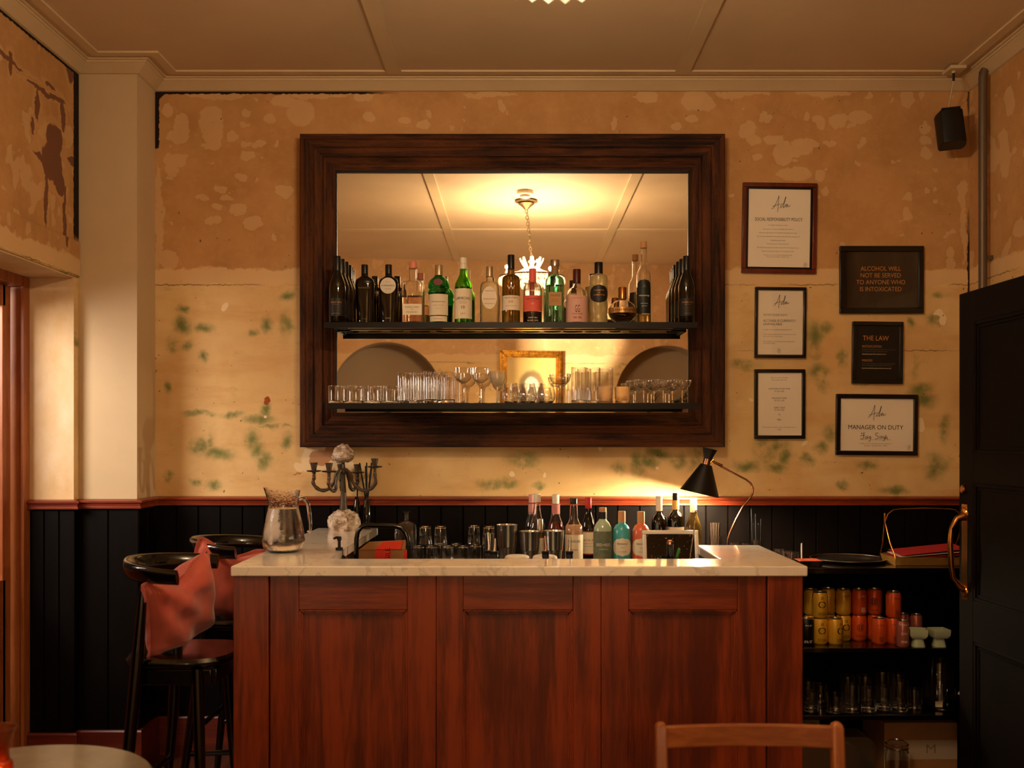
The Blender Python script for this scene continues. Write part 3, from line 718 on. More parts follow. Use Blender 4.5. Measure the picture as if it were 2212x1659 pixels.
# ================================================================== behind the camera: portrait, niche plants
M['goldframe'] = mat('gilded_frame', 'a8701e', .35, metal=.8, var=.5, vscale=25)
pt = thing('portrait_painting', 'gilt framed painting of a pale long-haired figure, reflected in the mirror', 'painting'); pt.matrix_world = TF @ Matrix.Translation((.13, .004, 1.93)) @ Matrix.Rotation(PI, 4, 'Z')
w2, h2 = .31, .46; b = MB()
for o_, d in ((0, .03), (.018, .045), (.036, .036), (.05, .02)):
    w_ = .020
    for q in ((-w2+o_, w2-o_, h2-o_-w_, h2-o_), (-w2+o_, w2-o_, -h2+o_, -h2+o_+w_), (-w2+o_, -w2+o_+w_, -h2+o_, h2-o_), (w2-o_-w_, w2-o_, -h2+o_, h2-o_)):
        b.box(q[0], q[1], -d, 0, q[2], q[3])
for i in range(22):
    u = -w2+.02+i*(2*w2-.04)/21
    for z in (h2-.022, -h2+.022): b.lathe([(0, -.012), (.011, 0), (0, .012)], c=(u, -.042, z), seg=6)
for i in range(32):
    u = -h2+.02+i*(2*h2-.04)/31
    for x_ in (w2-.022, -w2+.022): b.lathe([(0, -.012), (.011, 0), (0, .012)], c=(x_, -.042, u), seg=6)
b.build('frame', M['goldframe'], pt, smooth=25)
pm_ = NT('painted_canvas'); v = pm_.coord(); nv = pm_.vec('ADD', v, pm_.vec('SCALE', pm_.vec('SUBTRACT', pm_.noise(v, 9, 3, .6, color=True), (.5, .5, .5)), scale=.03))
hair = pm_.blobs(nv, [((0, 0, .10), (.12, 1, .16)), ((0, 0, -.05), (.14, 1, .16))], (1.2, .9)); face = pm_.blobs(nv, [((0, 0, .11), (.072, 1, .095)), ((0, 0, -.02), (.04, 1, .08))], (1.15, .85)); body = pm_.blobs(nv, [((0, 0, -.40), (.26, 1, .32))], (1.1, .95))
c_ = pm_.mix(pm_.noise(v, 4, 4, .6), 'c8a050', 'e0c27c'); c_ = pm_.mix(body, c_, '6a5434'); c_ = pm_.mix(hair, c_, '86704a'); c_ = pm_.mix(face, c_, 'e4d8b8')
pm_.put(pm_.b.inputs['Base Color'], c_); pm_.b.inputs['Roughness'].default_value = .5
MB().box(-w2+.05, w2-.05, -.012, -.004, -h2+.05, h2-.05).build('canvas', pm_.m, pt)
leafm = mat('dark_leaf', '1c2210', .5)
def plant(x, z, n, hgt, label, name='potted_plant', bushy=False):
    t = thing(name, label, 'plant'); t.matrix_world = TF @ Matrix.Translation((x, -.13, z))
    b = MB().lathe([(0, 0), (.04, 0), (.055, .09), (.058, .10), (.05, .10), (.045, .08), (0, .08)], seg=20); b.build('pot', mat('clay_pot', '8a6a4a', .7), t)
    s = MB(); rnd = random.Random(int(x*100)+5)
    for i in range(n):
        a = rnd.uniform(0, 2*PI); l_ = hgt*rnd.uniform(.6, 1); sp = rnd.uniform(.2, .6)
        pts = [(math.cos(a)*sp*l_*t_*t_, math.sin(a)*sp*l_*t_*t_*.4, .08+l_*t_) for t_ in [k/6 for k in range(7)]]
        if bushy:
            s.tube(pts, .003, 5)
            for k in range(3, 7):
                for q in range(4):
                    c_ = Vector(pts[k])+Vector((rnd.uniform(-.03, .03), rnd.uniform(-.02, .02), rnd.uniform(-.03, .03)))
                    s.lathe([(0, -.014), (.012, 0), (0, .014)], c=c_, seg=6, sy=.4)
        else: s.tube(pts, [.012, .014, .015, .013, .010, .006, .001], 6, flat=.35)
    s.build('foliage', leafm, t)
NZ = .951
for sx, zz in ((-1.27, 1.62), (1.50, 1.62)):
    o = MB().box(-.52, .52, -.24, .0, -.03, 0).build('niche_shelf', M['cream']); o.matrix_world = TF @ Matrix.Translation((sx, -.01, zz))
    tag(o, 'pale shelf across the %s arched niche behind the camera' % ('left' if sx < 0 else 'right'), 'shelf')
plant(-1.26, 1.62, 5, .34, 'dark strap-leaved plant in the left arched niche, reflected in the mirror')
plant(1.62, 1.62, 8, .30, 'bushy dark plant in the right arched niche, reflected in the mirror', bushy=True)
plant(1.34, 1.62, 3, .34, 'bare twiggy plant in the right arched niche, reflected in the mirror')
# ================================================================== WALL SIGNS
def sign(px, cat_label, frame_w, paper_m, frame_m, rot, draw, inner=None, glass=False, fw_in=0):
    # px: the four outer corners roughly as (left, top, right, bottom) in photo pixels -> size on the wall
    Yf = YB-.02; l, t_, r, b_ = px
    cx, cz = X_((l+r)/2, Yf), Z_((t_+b_)/2, Yf); w_, h_ = (r-l)/F*Yf, (b_-t_)/F*Yf
    t = thing('framed_notice', cat_label, 'sign', (cx, YB-.0015, cz)); t.rotation_euler.y = math.radians(rot)
    w2, h2, f = w_/2, h_/2, frame_w/F*Yf
    b = MB()
    for q in ((-w2, w2, h2-f, h2), (-w2, w2, -h2, -h2+f), (-w2, -w2+f, -h2+f, h2-f), (w2-f, w2, -h2+f, h2-f)): b.box(q[0], q[1], -.020, 0, q[2], q[3])
    b.build('frame', frame_m, t, bevel=.003)
    g = f
    if inner:
        i_ = inner[0]/F*Yf; b = MB()
        for q in ((-w2+f, w2-f, h2-f-i_, h2-f), (-w2+f, w2-f, -h2+f, -h2+f+i_), (-w2+f, -w2+f+i_, -h2+f+i_, h2-f-i_), (w2-f-i_, w2-f, -h2+f+i_, h2-f-i_)): b.box(q[0], q[1], -.014, 0, q[2], q[3])
        b.build('inner_frame', inner[1], t, bevel=.0008); g = f+i_
    MB().box(-w2+g, w2-g, -.0085, -.002, -h2+g, h2-g).build('paper', paper_m, t)
    if glass: MB().box(-w2+g, w2-g, -.0135, -.0125, -h2+g, h2-g).build('glazing', M['pane'], t, smooth=0)
    s = F/Yf                                   # px per metre on the sign
    draw(t, s, -.0092, (l+r)/2, (t_+b_)/2)
    return t
def TX(mb, s, y, cx, cy, body, x, yy, wpx=None, hpx=None, **k):
    fit_text(mb, body, (x-cx)/s, -(yy-cy)/s, wpx/s if wpx else None, hpx/s if hpx else None, y=y, **k)
def ada(mb, s, y, cx, cy, ox, oy, k):
    # handwritten signature, traced in units where the capital is about 150 high
    A = [[(0, 138), (25, 120), (55, 60), (75, 5), (80, 0), (74, 60), (70, 120), (66, 172)], [(10, 112), (50, 98), (95, 82)],
         [(125, 78), (112, 82), (98, 106), (97, 122), (108, 118), (128, 82), (150, 10), (152, 18), (132, 96), (128, 124), (140, 110), (152, 92), (168, 84), (160, 92), (152, 112), (158, 116), (172, 96), (178, 86), (172, 104), (182, 112), (205, 96)]]
    for st in A: stroke(mb, [((ox+px_*k-cx)/s, -(oy+py_*k-cy)/s) for px_, py_ in st], .9/s*max(1, k*3.4), y)
def seal(mb, s, y, cx, cy, ox, oy, r=4.6):
    pts = [((ox+r*.8*math.cos(a)-cx)/s, -(oy+r*1.15*math.sin(a)-cy)/s) for a in [2*PI*i/20 for i in range(21)]]
    stroke(mb, pts, .55/s, y, 2); stroke(mb, [((ox+a-cx)/s, -(oy+c-cy)/s) for a, c in ((-1.4, -1), (0, -2.4), (1.6, -1.6), (0, .4), (-1.2, 1.4), (.6, 2.8))], .9/s, y, 3)
def d_social(t, s, y, cx, cy):
    a = MB(); ada(a, s, y, cx, cy, 1667, 423, .2); TX(a, s, y, cx, cy, 'SOCIAL RESPONSIBILITY POLICY', 1683, 473, wpx=103, hpx=7); a.build('lettering', M['ink'], t, smooth=0)
    b = MB()
    for txt, yy, w_ in (('Your safety is important to us always', 486, 42), ('We want you to have an enjoyable time with us', 494.5, 65), ('We have a large selection of non-alcoholic beverages and low beer', 502.5, 83), ('We will request identification from anyone who looks under the age of 25', 510.5, 93),
        ('We will not serve minors', 518.5, 32), ('We will not serve intoxicated persons', 526.5, 47), ('We actively encourage you to take alternative forms of transport home', 534.5, 91), ('Alcohol will not be promoted in an irresponsible manner', 542.5, 71), ('We wish you to have a safe and enjoyable evening', 550.5, 62), ('Your general manager and their team', 554.5, 50)):
        TX(b, s, y, cx, cy, txt, 1682, yy, wpx=w_, hpx=3.0)
    seal(b, s, y, cx, cy, 1742, 571); b.build('small_print', M['ink_g'], t, smooth=0)
def d_unav(t, s, y, cx, cy):
    a = MB(); ada(a, s, y, cx, cy, 1672, 637, .165); TX(a, s, y, cx, cy, 'ALCOHOL IS CURRENTLY', 1650, 692.3, wpx=70, hpx=5.2, align='LEFT', bold=1); TX(a, s, y, cx, cy, 'UNAVAILABLE', 1650, 699.8, wpx=40, hpx=5.2, align='LEFT'); a.build('lettering', M['ink'], t, smooth=0)
    b = MB()
    for txt, yy, w_, h_ in (('NOTICE TO OUR GUESTS', 679.7, 52, 4), ('It is illegal to serve or sell alcohol during prohibited hours', 712, 62, 3), ('In the meantime please feel free to ask one of our staff', 722, 70, 3), ('for a selection of beverages', 726.5, 42, 3), ('We apologise for any inconvenience and appreciate', 737.5, 68, 3), ('your understanding', 741.5, 25, 3)):
        TX(b, s, y, cx, cy, txt, 1650, yy, wpx=w_, hpx=h_, align='LEFT')
    seal(b, s, y, cx, cy, 1684.5, 757.5); b.build('small_print', M['ink_g'], t, smooth=0)
def d_taxi(t, s, y, cx, cy):
    a = MB()
    for txt, yy, w_, h_ in (('AUCKLAND CO-OP TAXIS', 839.5, 47, 3.4), ('DISCOUNT TAXIS', 860, 32, 3.4), ('ALERT TAXIS', 880.5, 24, 3.4), ('Uber', 906, 9, 3.8)): TX(a, s, y, cx, cy, txt, 1684.5, yy, wpx=w_, hpx=h_)
    a.build('lettering', M['ink'], t, smooth=0); b = MB()
    for txt, yy, w_ in (('Have you been drinking?', 816, 37), ("Don't drive, call a taxi", 820.5, 32), ('09 300 3000', 845, 21), ('09 529 1000', 865, 21), ('09 309 2000', 885.5, 21), ('OR', 895.5, 5), ('Otherwise let us know, and we will happily call you', 923, 74), ('a taxi', 927.5, 8)): TX(b, s, y, cx, cy, txt, 1684.5, yy, wpx=w_, hpx=3.2)
    b.build('small_print', M['ink_g'], t, smooth=0)
def d_intox(t, s, y, cx, cy):
    a = MB()
    for txt, yy, w_ in (('ALCOHOL WILL', 579.5, 87), ('NOT BE SERVED', 594, 87), ('TO ANYONE WHO', 608.8, 106), ('IS INTOXICATED', 623.8, 90)): TX(a, s, y, cx, cy, txt, 1904, yy, wpx=w_, hpx=9.6)
    a.build('lettering', M['gold'], t, smooth=0)
def d_law(t, s, y, cx, cy):
    a = MB(); TX(a, s, y, cx, cy, 'THE LAW', 1865, 730, wpx=56, hpx=10.5, align='LEFT')
    TX(a, s, y, cx, cy, 'INTOXICATION', 1864, 748, wpx=41, hpx=5, align='LEFT'); TX(a, s, y, cx, cy, 'MINORS', 1864, 778.5, wpx=22, hpx=5, align='LEFT'); a.build('lettering', M['gold'], t, smooth=0)
    b = MB()
    for txt, yy, w_ in (('Disorderly or intoxicated people are not permitted on licensed premises', 755, 71), ('It is an offence to serve an intoxicated person', 759, 55), ('If your ID does not show you are 18 or over you will be refused', 785.5, 71), ('We are required by law to ask for proof of age', 789.5, 63)): TX(b, s, y, cx, cy, txt, 1864, yy, wpx=w_, hpx=2.6, align='LEFT')
    b.build('small_print', M['ink_g'], t, smooth=0); c = MB()
    for txt, yy, w_ in (('Intoxicated people will be required to leave', 765, 51), ('If you look under 25, you may need to prove your age', 795.5, 63)): TX(c, s, y, cx, cy, txt, 1864, yy, wpx=w_, hpx=3, align='LEFT')
    tag(c.build('small_print', M['paper'], t, smooth=0), 'white small print')
def d_mgr(t, s, y, cx, cy):
    a = MB(); ada(a, s, y, cx, cy, 1876, 876, .19); TX(a, s, y, cx, cy, 'MANAGER ON DUTY', 1893.5, 923, wpx=119, hpx=9.5)
    Hs = [[(1345, 1358), (1375, 1352), (1400, 1350)], [(1362, 1320), (1360, 1338)], [(1362, 1330), (1385, 1328)], [(1392, 1315), (1386, 1345), (1384, 1380), (1372, 1392), (1350, 1386)], [(1425, 1362), (1408, 1368), (1405, 1388), (1422, 1384), (1428, 1362), (1428, 1390)],
          [(1462, 1362), (1445, 1366), (1444, 1384), (1460, 1380), (1465, 1362), (1462, 1400), (1450, 1420), (1440, 1412)], [(1550, 1325), (1525, 1325), (1518, 1345), (1545, 1360), (1542, 1385), (1515, 1390)],
          [(1565, 1358), (1564, 1388)], [(1578, 1388), (1580, 1362), (1592, 1360), (1594, 1386)], [(1620, 1362), (1606, 1366), (1606, 1384), (1618, 1380), (1622, 1362), (1618, 1402), (1600, 1412)], [(1635, 1340), (1632, 1392), (1640, 1370), (1650, 1372), (1655, 1398)]]
    for st in Hs: stroke(a, [((1600+p/5.183-cx)/s, -(680+q/5.183-cy)/s) for p, q in st], 1.0/s, y, 4)
    a.build('lettering', M['ink'], t, smooth=0); b = MB(); b.box((1858-cx)/s, (1927-cx)/s, y, y+.0002, -(950.3-cy)/s, -(949.8-cy)/s)
    TX(b, s, y, cx, cy, 'Ordinary hours of business for sale of alcohol', 1893, 958.5, wpx=68, hpx=3.2); TX(b, s, y, cx, cy, 'Tuesday - Saturday 5PM - 10PM', 1893, 963, wpx=50, hpx=3.2); seal(b, s, y, cx, cy, 1966, 966)
    b.build('small_print', M['ink_g'], t, smooth=0)
sign((1603.5, 394.5, 1764.5, 590), 'white notice headed SOCIAL RESPONSIBILITY POLICY in a red-brown frame', 9, M['paper'], M['redframe'], .9, d_social, inner=(4.5, M['blkframe']))
sign((1631, 620, 1742, 773), 'white notice ALCOHOL IS CURRENTLY UNAVAILABLE in a thin black frame', 6, M['paper'], M['blkframe'], .5, d_unav, inner=(1.6, M['steel_b']), glass=True)
sign((1630, 797.5, 1740, 948), 'white notice listing taxis in a thin black frame, lowest in the left column', 7.5, M['paper'], M['blkframe'], .1, d_taxi)
sign((1814.5, 531, 1996, 677), 'black sign with gold words ALCOHOL WILL NOT BE SERVED in black frame', 12, M['signblack'], M['blkframe'], .0, d_intox, glass=True)
sign((1841.5, 694.5, 1951.5, 829), 'small black sign headed THE LAW in a black frame', 9, M['signblack'], M['blkframe'], .6, d_law)
sign((1806.5, 851.5, 1983.5, 983.5), 'white MANAGER ON DUTY notice with handwriting in a black frame', 9.5, M['paper'], M['blkframe'], .6, d_mgr)
# ================================================================== SPEAKER
t = thing('wall_speaker', 'small black speaker mounted high in the right corner', 'speaker', P(2054, 280, 4.76)); t.rotation_euler = (math.radians(-10), math.radians(-4), math.radians(-8)); t.scale = (.92, .92, .92)
M['blkplastic'] = mat('black_plastic', '0b0a0a', .5)
b = MB(); poly = [(-.066+.0, 0), (-.066, .03), (-.055, .055), (.055, .055), (.066, .03), (.066, 0), (.055, -.045), (.03, -.056), (-.03, -.056), (-.055, -.045)]
n = len(poly); b.add([(x_, y_, z_) for z_ in (-.088, .088) for x_, y_ in poly], [tuple(range(n)), tuple(range(2*n-1, n-1, -1))]+[(i, i+n, (i+1) % n+n, (i+1) % n) for i in range(n)])
b.build('speaker_body', M['blkplastic'], t, bevel=.006, seg=3)
MB().box(-.045, .045, -.05, -.02, .088, .098).box(-.03, .03, .055, .08, -.05, .06).tube([(0, .07, 0), (-.01, .115, .02)], .014, 10).build('wall_bracket', M['blkplastic'], t)
t = thing('ceiling_bracket', 'pale square plate on the cornice with a cable down to the speaker', 'bracket', (X_(2064, 4.72), 4.74, ZC-.02))
MB().box(-.03, .045, -.04, .06, -.004, .012).lathe([(0, -.004), (.01, -.004), (.008, -.014), (0, -.016)]).build('plate', M['trim'], t, bevel=.003)
MB().tube([(0, 0, -.01), (.0, .0, -.05)], .006, 8).build('plug', M['blkplastic'], t)
MB().tube([(0, 0, -.05), (.005, .03, -.08), (.022, .10, -.13), (.03, .13, -.16), (.02, .10, -.20)], .004, 8).build('cable', M['trim'], t)
# ================================================================== DESK LAMP
LY = 4.68
t = thing('desk_lamp', 'black cone desk lamp with bent copper stem, lit, right of the back bottles', 'lamp', (0, LY, 0))
M['lampblack'] = mat('lamp_black_metal', '080707', .42); M['lampin'] = mat('lamp_white_inside', 'f0e6d4', .6)
px = lambda x_, y_, dy=0: Vector((X_(x_, LY), dy, Z_(y_, LY)))
stem = [px(*q) for q in ((1571, 1212), (1571, 1180), (1572, 1165), (1577, 1150), (1590, 1122), (1605, 1094), (1620, 1076), (1625.5, 1066), (1627, 1056), (1622, 1044), (1612, 1036), (1600, 1030), (1575, 1017), (1550, 1003), (1537, 997))]
MB().tube(stem, .0048, 12).build('stem', M['copper'], t)
MB().tube([px(1560, 1006, -.004), px(1536, 996, -.004)], .0062, 12).tube([px(1541, 992, -.01), px(1534, 999, -.01)], .004, 8).build('pivot', M['brass'], t)
MB().lathe([(0, .951), (.075, .951), (.075, .962), (.06, .970), (.008, .975), (.006, .99), (0, .99)], c=(X_(1571, LY), 0, 0), seg=36).build('base', M['lampblack'], t)
rc, cc = px(1511, 1066), px(1527, 998); ax = (cc-rc).normalized(); Rm = ax.to_track_quat('Z', 'Y').to_matrix().to_4x4(); Tm = Matrix.Translation(rc) @ Rm
hgt = (cc-rc).length
MB().lathe([(.0915, 0), (.026, hgt-.012), (.0255, hgt-.012)], seg=44, M=Tm).lathe([(.0245, hgt-.013), (.0895, .0005), (.0915, 0)], seg=44, M=Tm).build('lamp_shade', M['lampblack'], t, smooth=50)
MB().lathe([(.0885, .002), (.0235, hgt-.014)], seg=44, M=Tm).build('shade_lining', M['lampin'], t, smooth=50)
tag(MB().lathe([(0, hgt-.012), (.0185, hgt-.012), (.0185, hgt+.014), (0, hgt+.014)], seg=28, M=Tm).build('collar', M['copper'], t), 'shiny copper collar')
MB().lathe([(0, hgt+.014), (.019, hgt+.014), (.034, hgt+.062), (.030, hgt+.060), (.016, hgt+.018), (0, hgt+.018)], seg=36, M=Tm).build('top_cone', M['lampblack'], t)
MB().lathe([(0, .022), (.012, .026), (.022, .042), (.022, .056), (.014, .078), (.012, hgt-.012), (0, hgt-.012)], seg=24, M=Tm).build('bulb', mat('bright_bulb', 'ffe8c8', .4, emis='ffdca8', estr=30), t)
lp = Vector((0, LY, 0))+rc+ax*.012; lamp('lamp_light', 'POINT', lp, 24, (1.0, .80, .52), shadow_soft_size=.02)
# ================================================================== PITCHER
M['wetglass'] = mat('misted_glass', 'ffffff', .02, trans=1, ior=1.45, bump=.3, bscale=85)
t = thing('glass_pitcher', 'full clear glass water pitcher with a handle on the left end of the bar', 'pitcher', (X_(611, 3.85), 3.86, ZT))
prf = [(.052, .0), (.069, .009), (.079, .028), (.081, .045), (.077, .072), (.070, .108), (.063, .142), (.0575, .165), (.0565, .182), (.058, .203), (.061, .222), (.063, .234)]
full = prf+[(r-.0035, z) for r, z in prf[::-1][:-1]]+[(.048, .007)]
b = MB(); seg = 40
def warp(r, z, k):
    a = 2*PI*k/seg; w_ = max(0, math.cos(a-PI))**6*max(0, (z-.185)/.047); c_ = max(0, math.cos(a-PI))*max(0, (z-.20)/.03)
    return ((r+.012*w_)*math.cos(a), (r+.012*w_)*math.sin(a), z+.005*w_+.005*c_)
vs = [warp(r, z, k) for r, z in full for k in range(seg)]; m_ = len(full)
b.add(vs, [(i*seg+k, i*seg+(k+1) % seg, (i+1)*seg+(k+1) % seg, (i+1)*seg+k) for i in range(m_-1) for k in range(seg)]+[tuple(range(seg))[::-1], tuple((m_-1)*seg+k for k in range(seg))])
b.build('jug_body', M['wetglass'], t, smooth=60)
MB().lathe([(0, .0075)]+[(r-.0038, z) for r, z in [(.052, .0075), (.070, .012)]+prf[2:7]]+[(.0535, .165), (0, .165)], seg=40).build('water', M['water'], t, smooth=60)
MB().tube([(.056, 0, .200), (.068, 0, .205), (.083, 0, .198), (.093, 0, .180), (.099, 0, .145), (.102, 0, .105), (.101, 0, .080), (.096, 0, .072), (.091, 0, .080)], [.009, .008, .008, .008, .0075, .007, .0065, .006, .004], 14).build('handle', M['glass'], t, smooth=60)
# ================================================================== CANDELABRA
cl = (X_(742, 4.79), 4.79, ZT)
t = thing('candelabra', 'weathered bronze candelabra with coral-encrusted base and top on the bar end', 'candelabra', cl)
coral = NT('coral_crust'); v = coral.coord(); nz = coral.noise(v, 26, 5, .7)
coral.put(coral.b.inputs['Base Color'], coral.mix(coral.step(nz, .38, .62), '8a6a4c', 'e2d2be')); coral.b.inputs['Roughness'].default_value = .9; coral.bump(coral.noise(v, 70, 4, .7), .9, .006)
M['bronze'] = mat('verdigris_bronze', '5a3c28', .45, metal=.5, color2='4a4a3e', vscale=18, bump=.3, bscale=90)
from mathutils import noise as mn
def rock(prof_, seg, amp, sc, seedv, name, c=(0, 0, 0)):
    b = MB().lathe(prof_, c=c, seg=seg)
    out = []
    for v_ in b.v:
        q = Vector(v_); d = Vector((q.x-c[0], q.y-c[1], 0)); k = mn.fractal(q*sc+Vector((seedv, 0, 0)), 1.0, 2.0, 4)
        f_ = 1+amp*k; out.append((c[0]+d.x*f_, c[1]+d.y*f_, q.z+(amp*.06*k if q.z > .01 else 0)))
    b.v = out; return b.build(name, coral.m, t, smooth=40)
def dense(prof_, n):
    out = []
    for (r0, z0_), (r1, z1_) in zip(prof_, prof_[1:]):
        for i in range(n): out.append((r0+(r1-r0)*i/n, z0_+(z1_-z0_)*i/n))
    return out+[prof_[-1]]
tag(rock(dense([(0, 0), (.068, 0), (.074, .02), (.073, .05), (.060, .072), (.04, .088), (.02, .10), (0, .10)], 6), 48, .16, 34, 3, 'coral_base'), 'pale coral crust round the foot')
MB().lathe([(0, .09), (.020, .09), (.020, .10), (.016, .12), (.013, .18), (.009, .24), (.008, .262), (.017, .270), (.018, .282), (.009, .292), (.006, .31), (.005, .34), (0, .345)], seg=22).build('column', M['bronze'], t)
tag(rock(dense([(0, .318), (.030, .320), (.048, .335), (.052, .355), (.043, .378), (.022, .398), (0, .405)], 6), 40, .20, 40, 9, 'coral_cluster', c=(-.002, 0, 0)), 'pale coral cluster on top')
for k, (dx, dy, z1_) in enumerate(((-.137, -.01, .272), (-.055, -.07, .272), (.150, -.02, .292), (.05, .095, .262), (-.03, .10, .262))):
    pts = []
    L_ = math.hypot(dx, dy); ux, uy = dx/L_, dy/L_
    ctrl = [(.008, .285), (.03, .27), (.045*1, .225), (.075*L_/.14, .192), (.105*L_/.14, .188), (L_*.93, .202), (L_*1.03, .225), (L_*1.0, z1_-.028), (L_, z1_-.012)]
    n_ = len(ctrl); g = lambda i: Vector(ctrl[max(0, min(n_-1, i))])
    for i in range(n_-1):
        for q in range(4):
            s_ = q/4; a_, b_, c_, d_ = g(i-1), g(i), g(i+1), g(i+2)
            p_ = .5*((2*b_)+(c_-a_)*s_+(2*a_-5*b_+4*c_-d_)*s_*s_+(3*b_-a_-3*c_+d_)*s_**3); pts.append((ux*p_.x, uy*p_.x, p_.y))
    pts.append((dx, dy, ctrl[-1][1]))
    arm = MB().tube(pts, [.0082+.0012*math.sin(i*1.4) for i in range(len(pts))], 10)
    ao = arm.build('arm', M['bronze'], t)
    cup = MB().lathe([(0, z1_-.012), (.009, z1_-.008), (.008, z1_), (.032, z1_+.004), (.036, z1_+.008), (.030, z1_+.010), (.011, z1_+.010), (.013, z1_+.022), (.017, z1_+.040), (.0175, z1_+.046), (.013, z1_+.044), (.011, z1_+.02), (0, z1_+.02)], c=(dx, dy, 0), seg=20)
    cup.build('candle_cup', M['bronze'], ao)
# ---- black reed diffuser vase behind the candelabra
for i, (px_, label, nst) in enumerate(((768, 'slim black bottle vase directly behind the candelabra stem', 1), (781, 'black bottle vase holding dark reeds, right of the candelabra', 6))):
    t = thing('bottle_vase', label, 'vase', ((X_(771, 4.885), 4.885, ZT), (X_(792, 4.87), 4.87, ZT))[i])
    MB().lathe([(0, 0), (.021, 0), (.023, .005), (.023, .06), (.018, .10), (.012, .135), (.009, .15), (.0095, .152), (.007, .152), (.006, .10), (0, .10)], seg=26).build('vase_body', M['glass_blk'], t)
    for q in range(nst):
        a = q*1.1+.4; dx, dy = .02*math.cos(a)*1.6, .02*math.sin(a)
        if nst == 1: dx, dy = .01, 0
        MB().tube([(0, 0, .105), (dx*.2, dy*.2, .15), (dx-.005, dy, .315 if q % 2 else .30)], .0035, 6).build('reed', M['blkplastic'], t)
# ================================================================== BAR STOOLS
def make_stool(loc, label):
    t = thing('bar_stool', label, 'stool', loc, 0, 'black bar stools at the left end of the bar')
    bw = M['blackwood']
    # curved horseshoe top rail, open towards +x
    pts = []; wd_ = []
    R_ = .225
    for i in range(33):
        a = math.radians(88)+math.radians(184)*i/32
        pts.append((.03+R_*1.0*math.cos(a)+(.0 if abs(i-16) > 0 else 0), R_*math.sin(a), 1.068+.012*math.cos(a)*-1)); k = abs(i-16)/16; wd_.append(.036-.010*k)
    pts = [(.16, -.215+.004, 1.052)][:0]+pts
    b = MB(); sec = 14
    for i, p in enumerate(pts):
        pass
    vs = []; n = len(pts)
    for i, p in enumerate(pts):
        p = Vector(p); tdir = (Vector(pts[min(i+1, n-1)])-Vector(pts[max(0, i-1)])).normalized(); out = tdir.cross(Vector((0, 0, 1))).normalized(); hh = wd_[i]
        for k in range(sec):
            a = 2*PI*k/sec; vs.append(p+Vector((0, 0, 1))*hh*math.sin(a)+out*.016*math.cos(a)+out*(.008*math.sin(a)))
    b.add(vs, [(i*sec+k, i*sec+(k+1) % sec, (i+1)*sec+(k+1) % sec, (i+1)*sec+k) for i in range(n-1) for k in range(sec)]+[tuple(range(sec))[::-1], tuple((n-1)*sec+k for k in range(sec))])
    b.build('backrest', bw, t, smooth=60)
    st = MB(); s_ = .20
    st.lathe([(0, .728), (.165, .728), (.180, .738), (.183, .752), (.174, .764), (.11, .760), (0, .756)], c=(-.005, 0, .024), seg=48, sx=1.0, n=3.2)
    st.build('seat', bw, t, smooth=50)
    ap = MB().box(-.12, .13, -.165, -.150, .70, .752).box(-.12, .13, .150, .165, .70, .752).box(-.135, -.12, -.15, .15, .70, .752).box(.13, .145, -.15, .15, .70, .752)
    ap.build('apron', bw, t, bevel=.003)
    for sy in (-1, 1):
        MB().tube([(-.185, sy*.265, 0), (-.125, sy*.215, .50), (-.105, sy*.195, .78), (-.088, sy*.185, 1.03)], [.013, .020, .021, .013], 14).build('leg', bw, t)
        MB().tube([(.125, sy*.225, 0), (.095, sy*.18, .55), (.085, sy*.165, .755)], [.012, .019, .019], 14).build('leg', bw, t)
        MB().tube([(-.150, sy*.238, .27), (.112, sy*.206, .27)], .011, 10).build('stretcher', bw, t)
    MB().tube([(.116, -.210, .20), (.116, .210, .20)], .012, 10).build('stretcher', bw, t)
    MB().tube([(-.142, -.230, .34), (-.142, .230, .34)], .011, 10).build('stretcher', bw, t)
    return t
make_stool((-1.155, 3.565, 0), 'nearer black wooden bar stool with horseshoe back, holding the front pink cushion')
make_stool((-1.165, 4.29, 0), 'farther black wooden bar stool near the wall, holding the rear pink cushion')
# ---- cushions
cu = NT('rust_pink_linen'); v = cu.coord()
ch_ = cu.n('ShaderNodeTexVoronoi'); ch_.inputs['Scale'].default_value = 26; ch_.feature = 'DISTANCE_TO_EDGE'; cu.put(ch_.inputs['Vector'], v)
wv_ = cu.n('ShaderNodeTexWave'); wv_.inputs['Scale'].default_value = 38; wv_.inputs['Distortion'].default_value = 6; wv_.inputs['Detail Scale'].default_value = .6; cu.put(wv_.inputs['Vector'], v)
ln_ = cu.math('MULTIPLY', cu.step(wv_.outputs['Fac'], .86, .96), cu.step(cu.noise(v, 9, 2), .48, .6))
cu.put(cu.b.inputs['Base Color'], cu.mix(cu.math('MULTIPLY', ln_, .55), cu.mix(cu.noise(v, 5, 4), 'b85044', 'c65e4a'), 'd98a6a')); cu.b.inputs['Roughness'].default_value = .9
cu.b.inputs['Sheen Weight'].default_value = .4; cu.bump(cu.noise(v, 260, 2), .35, .001)
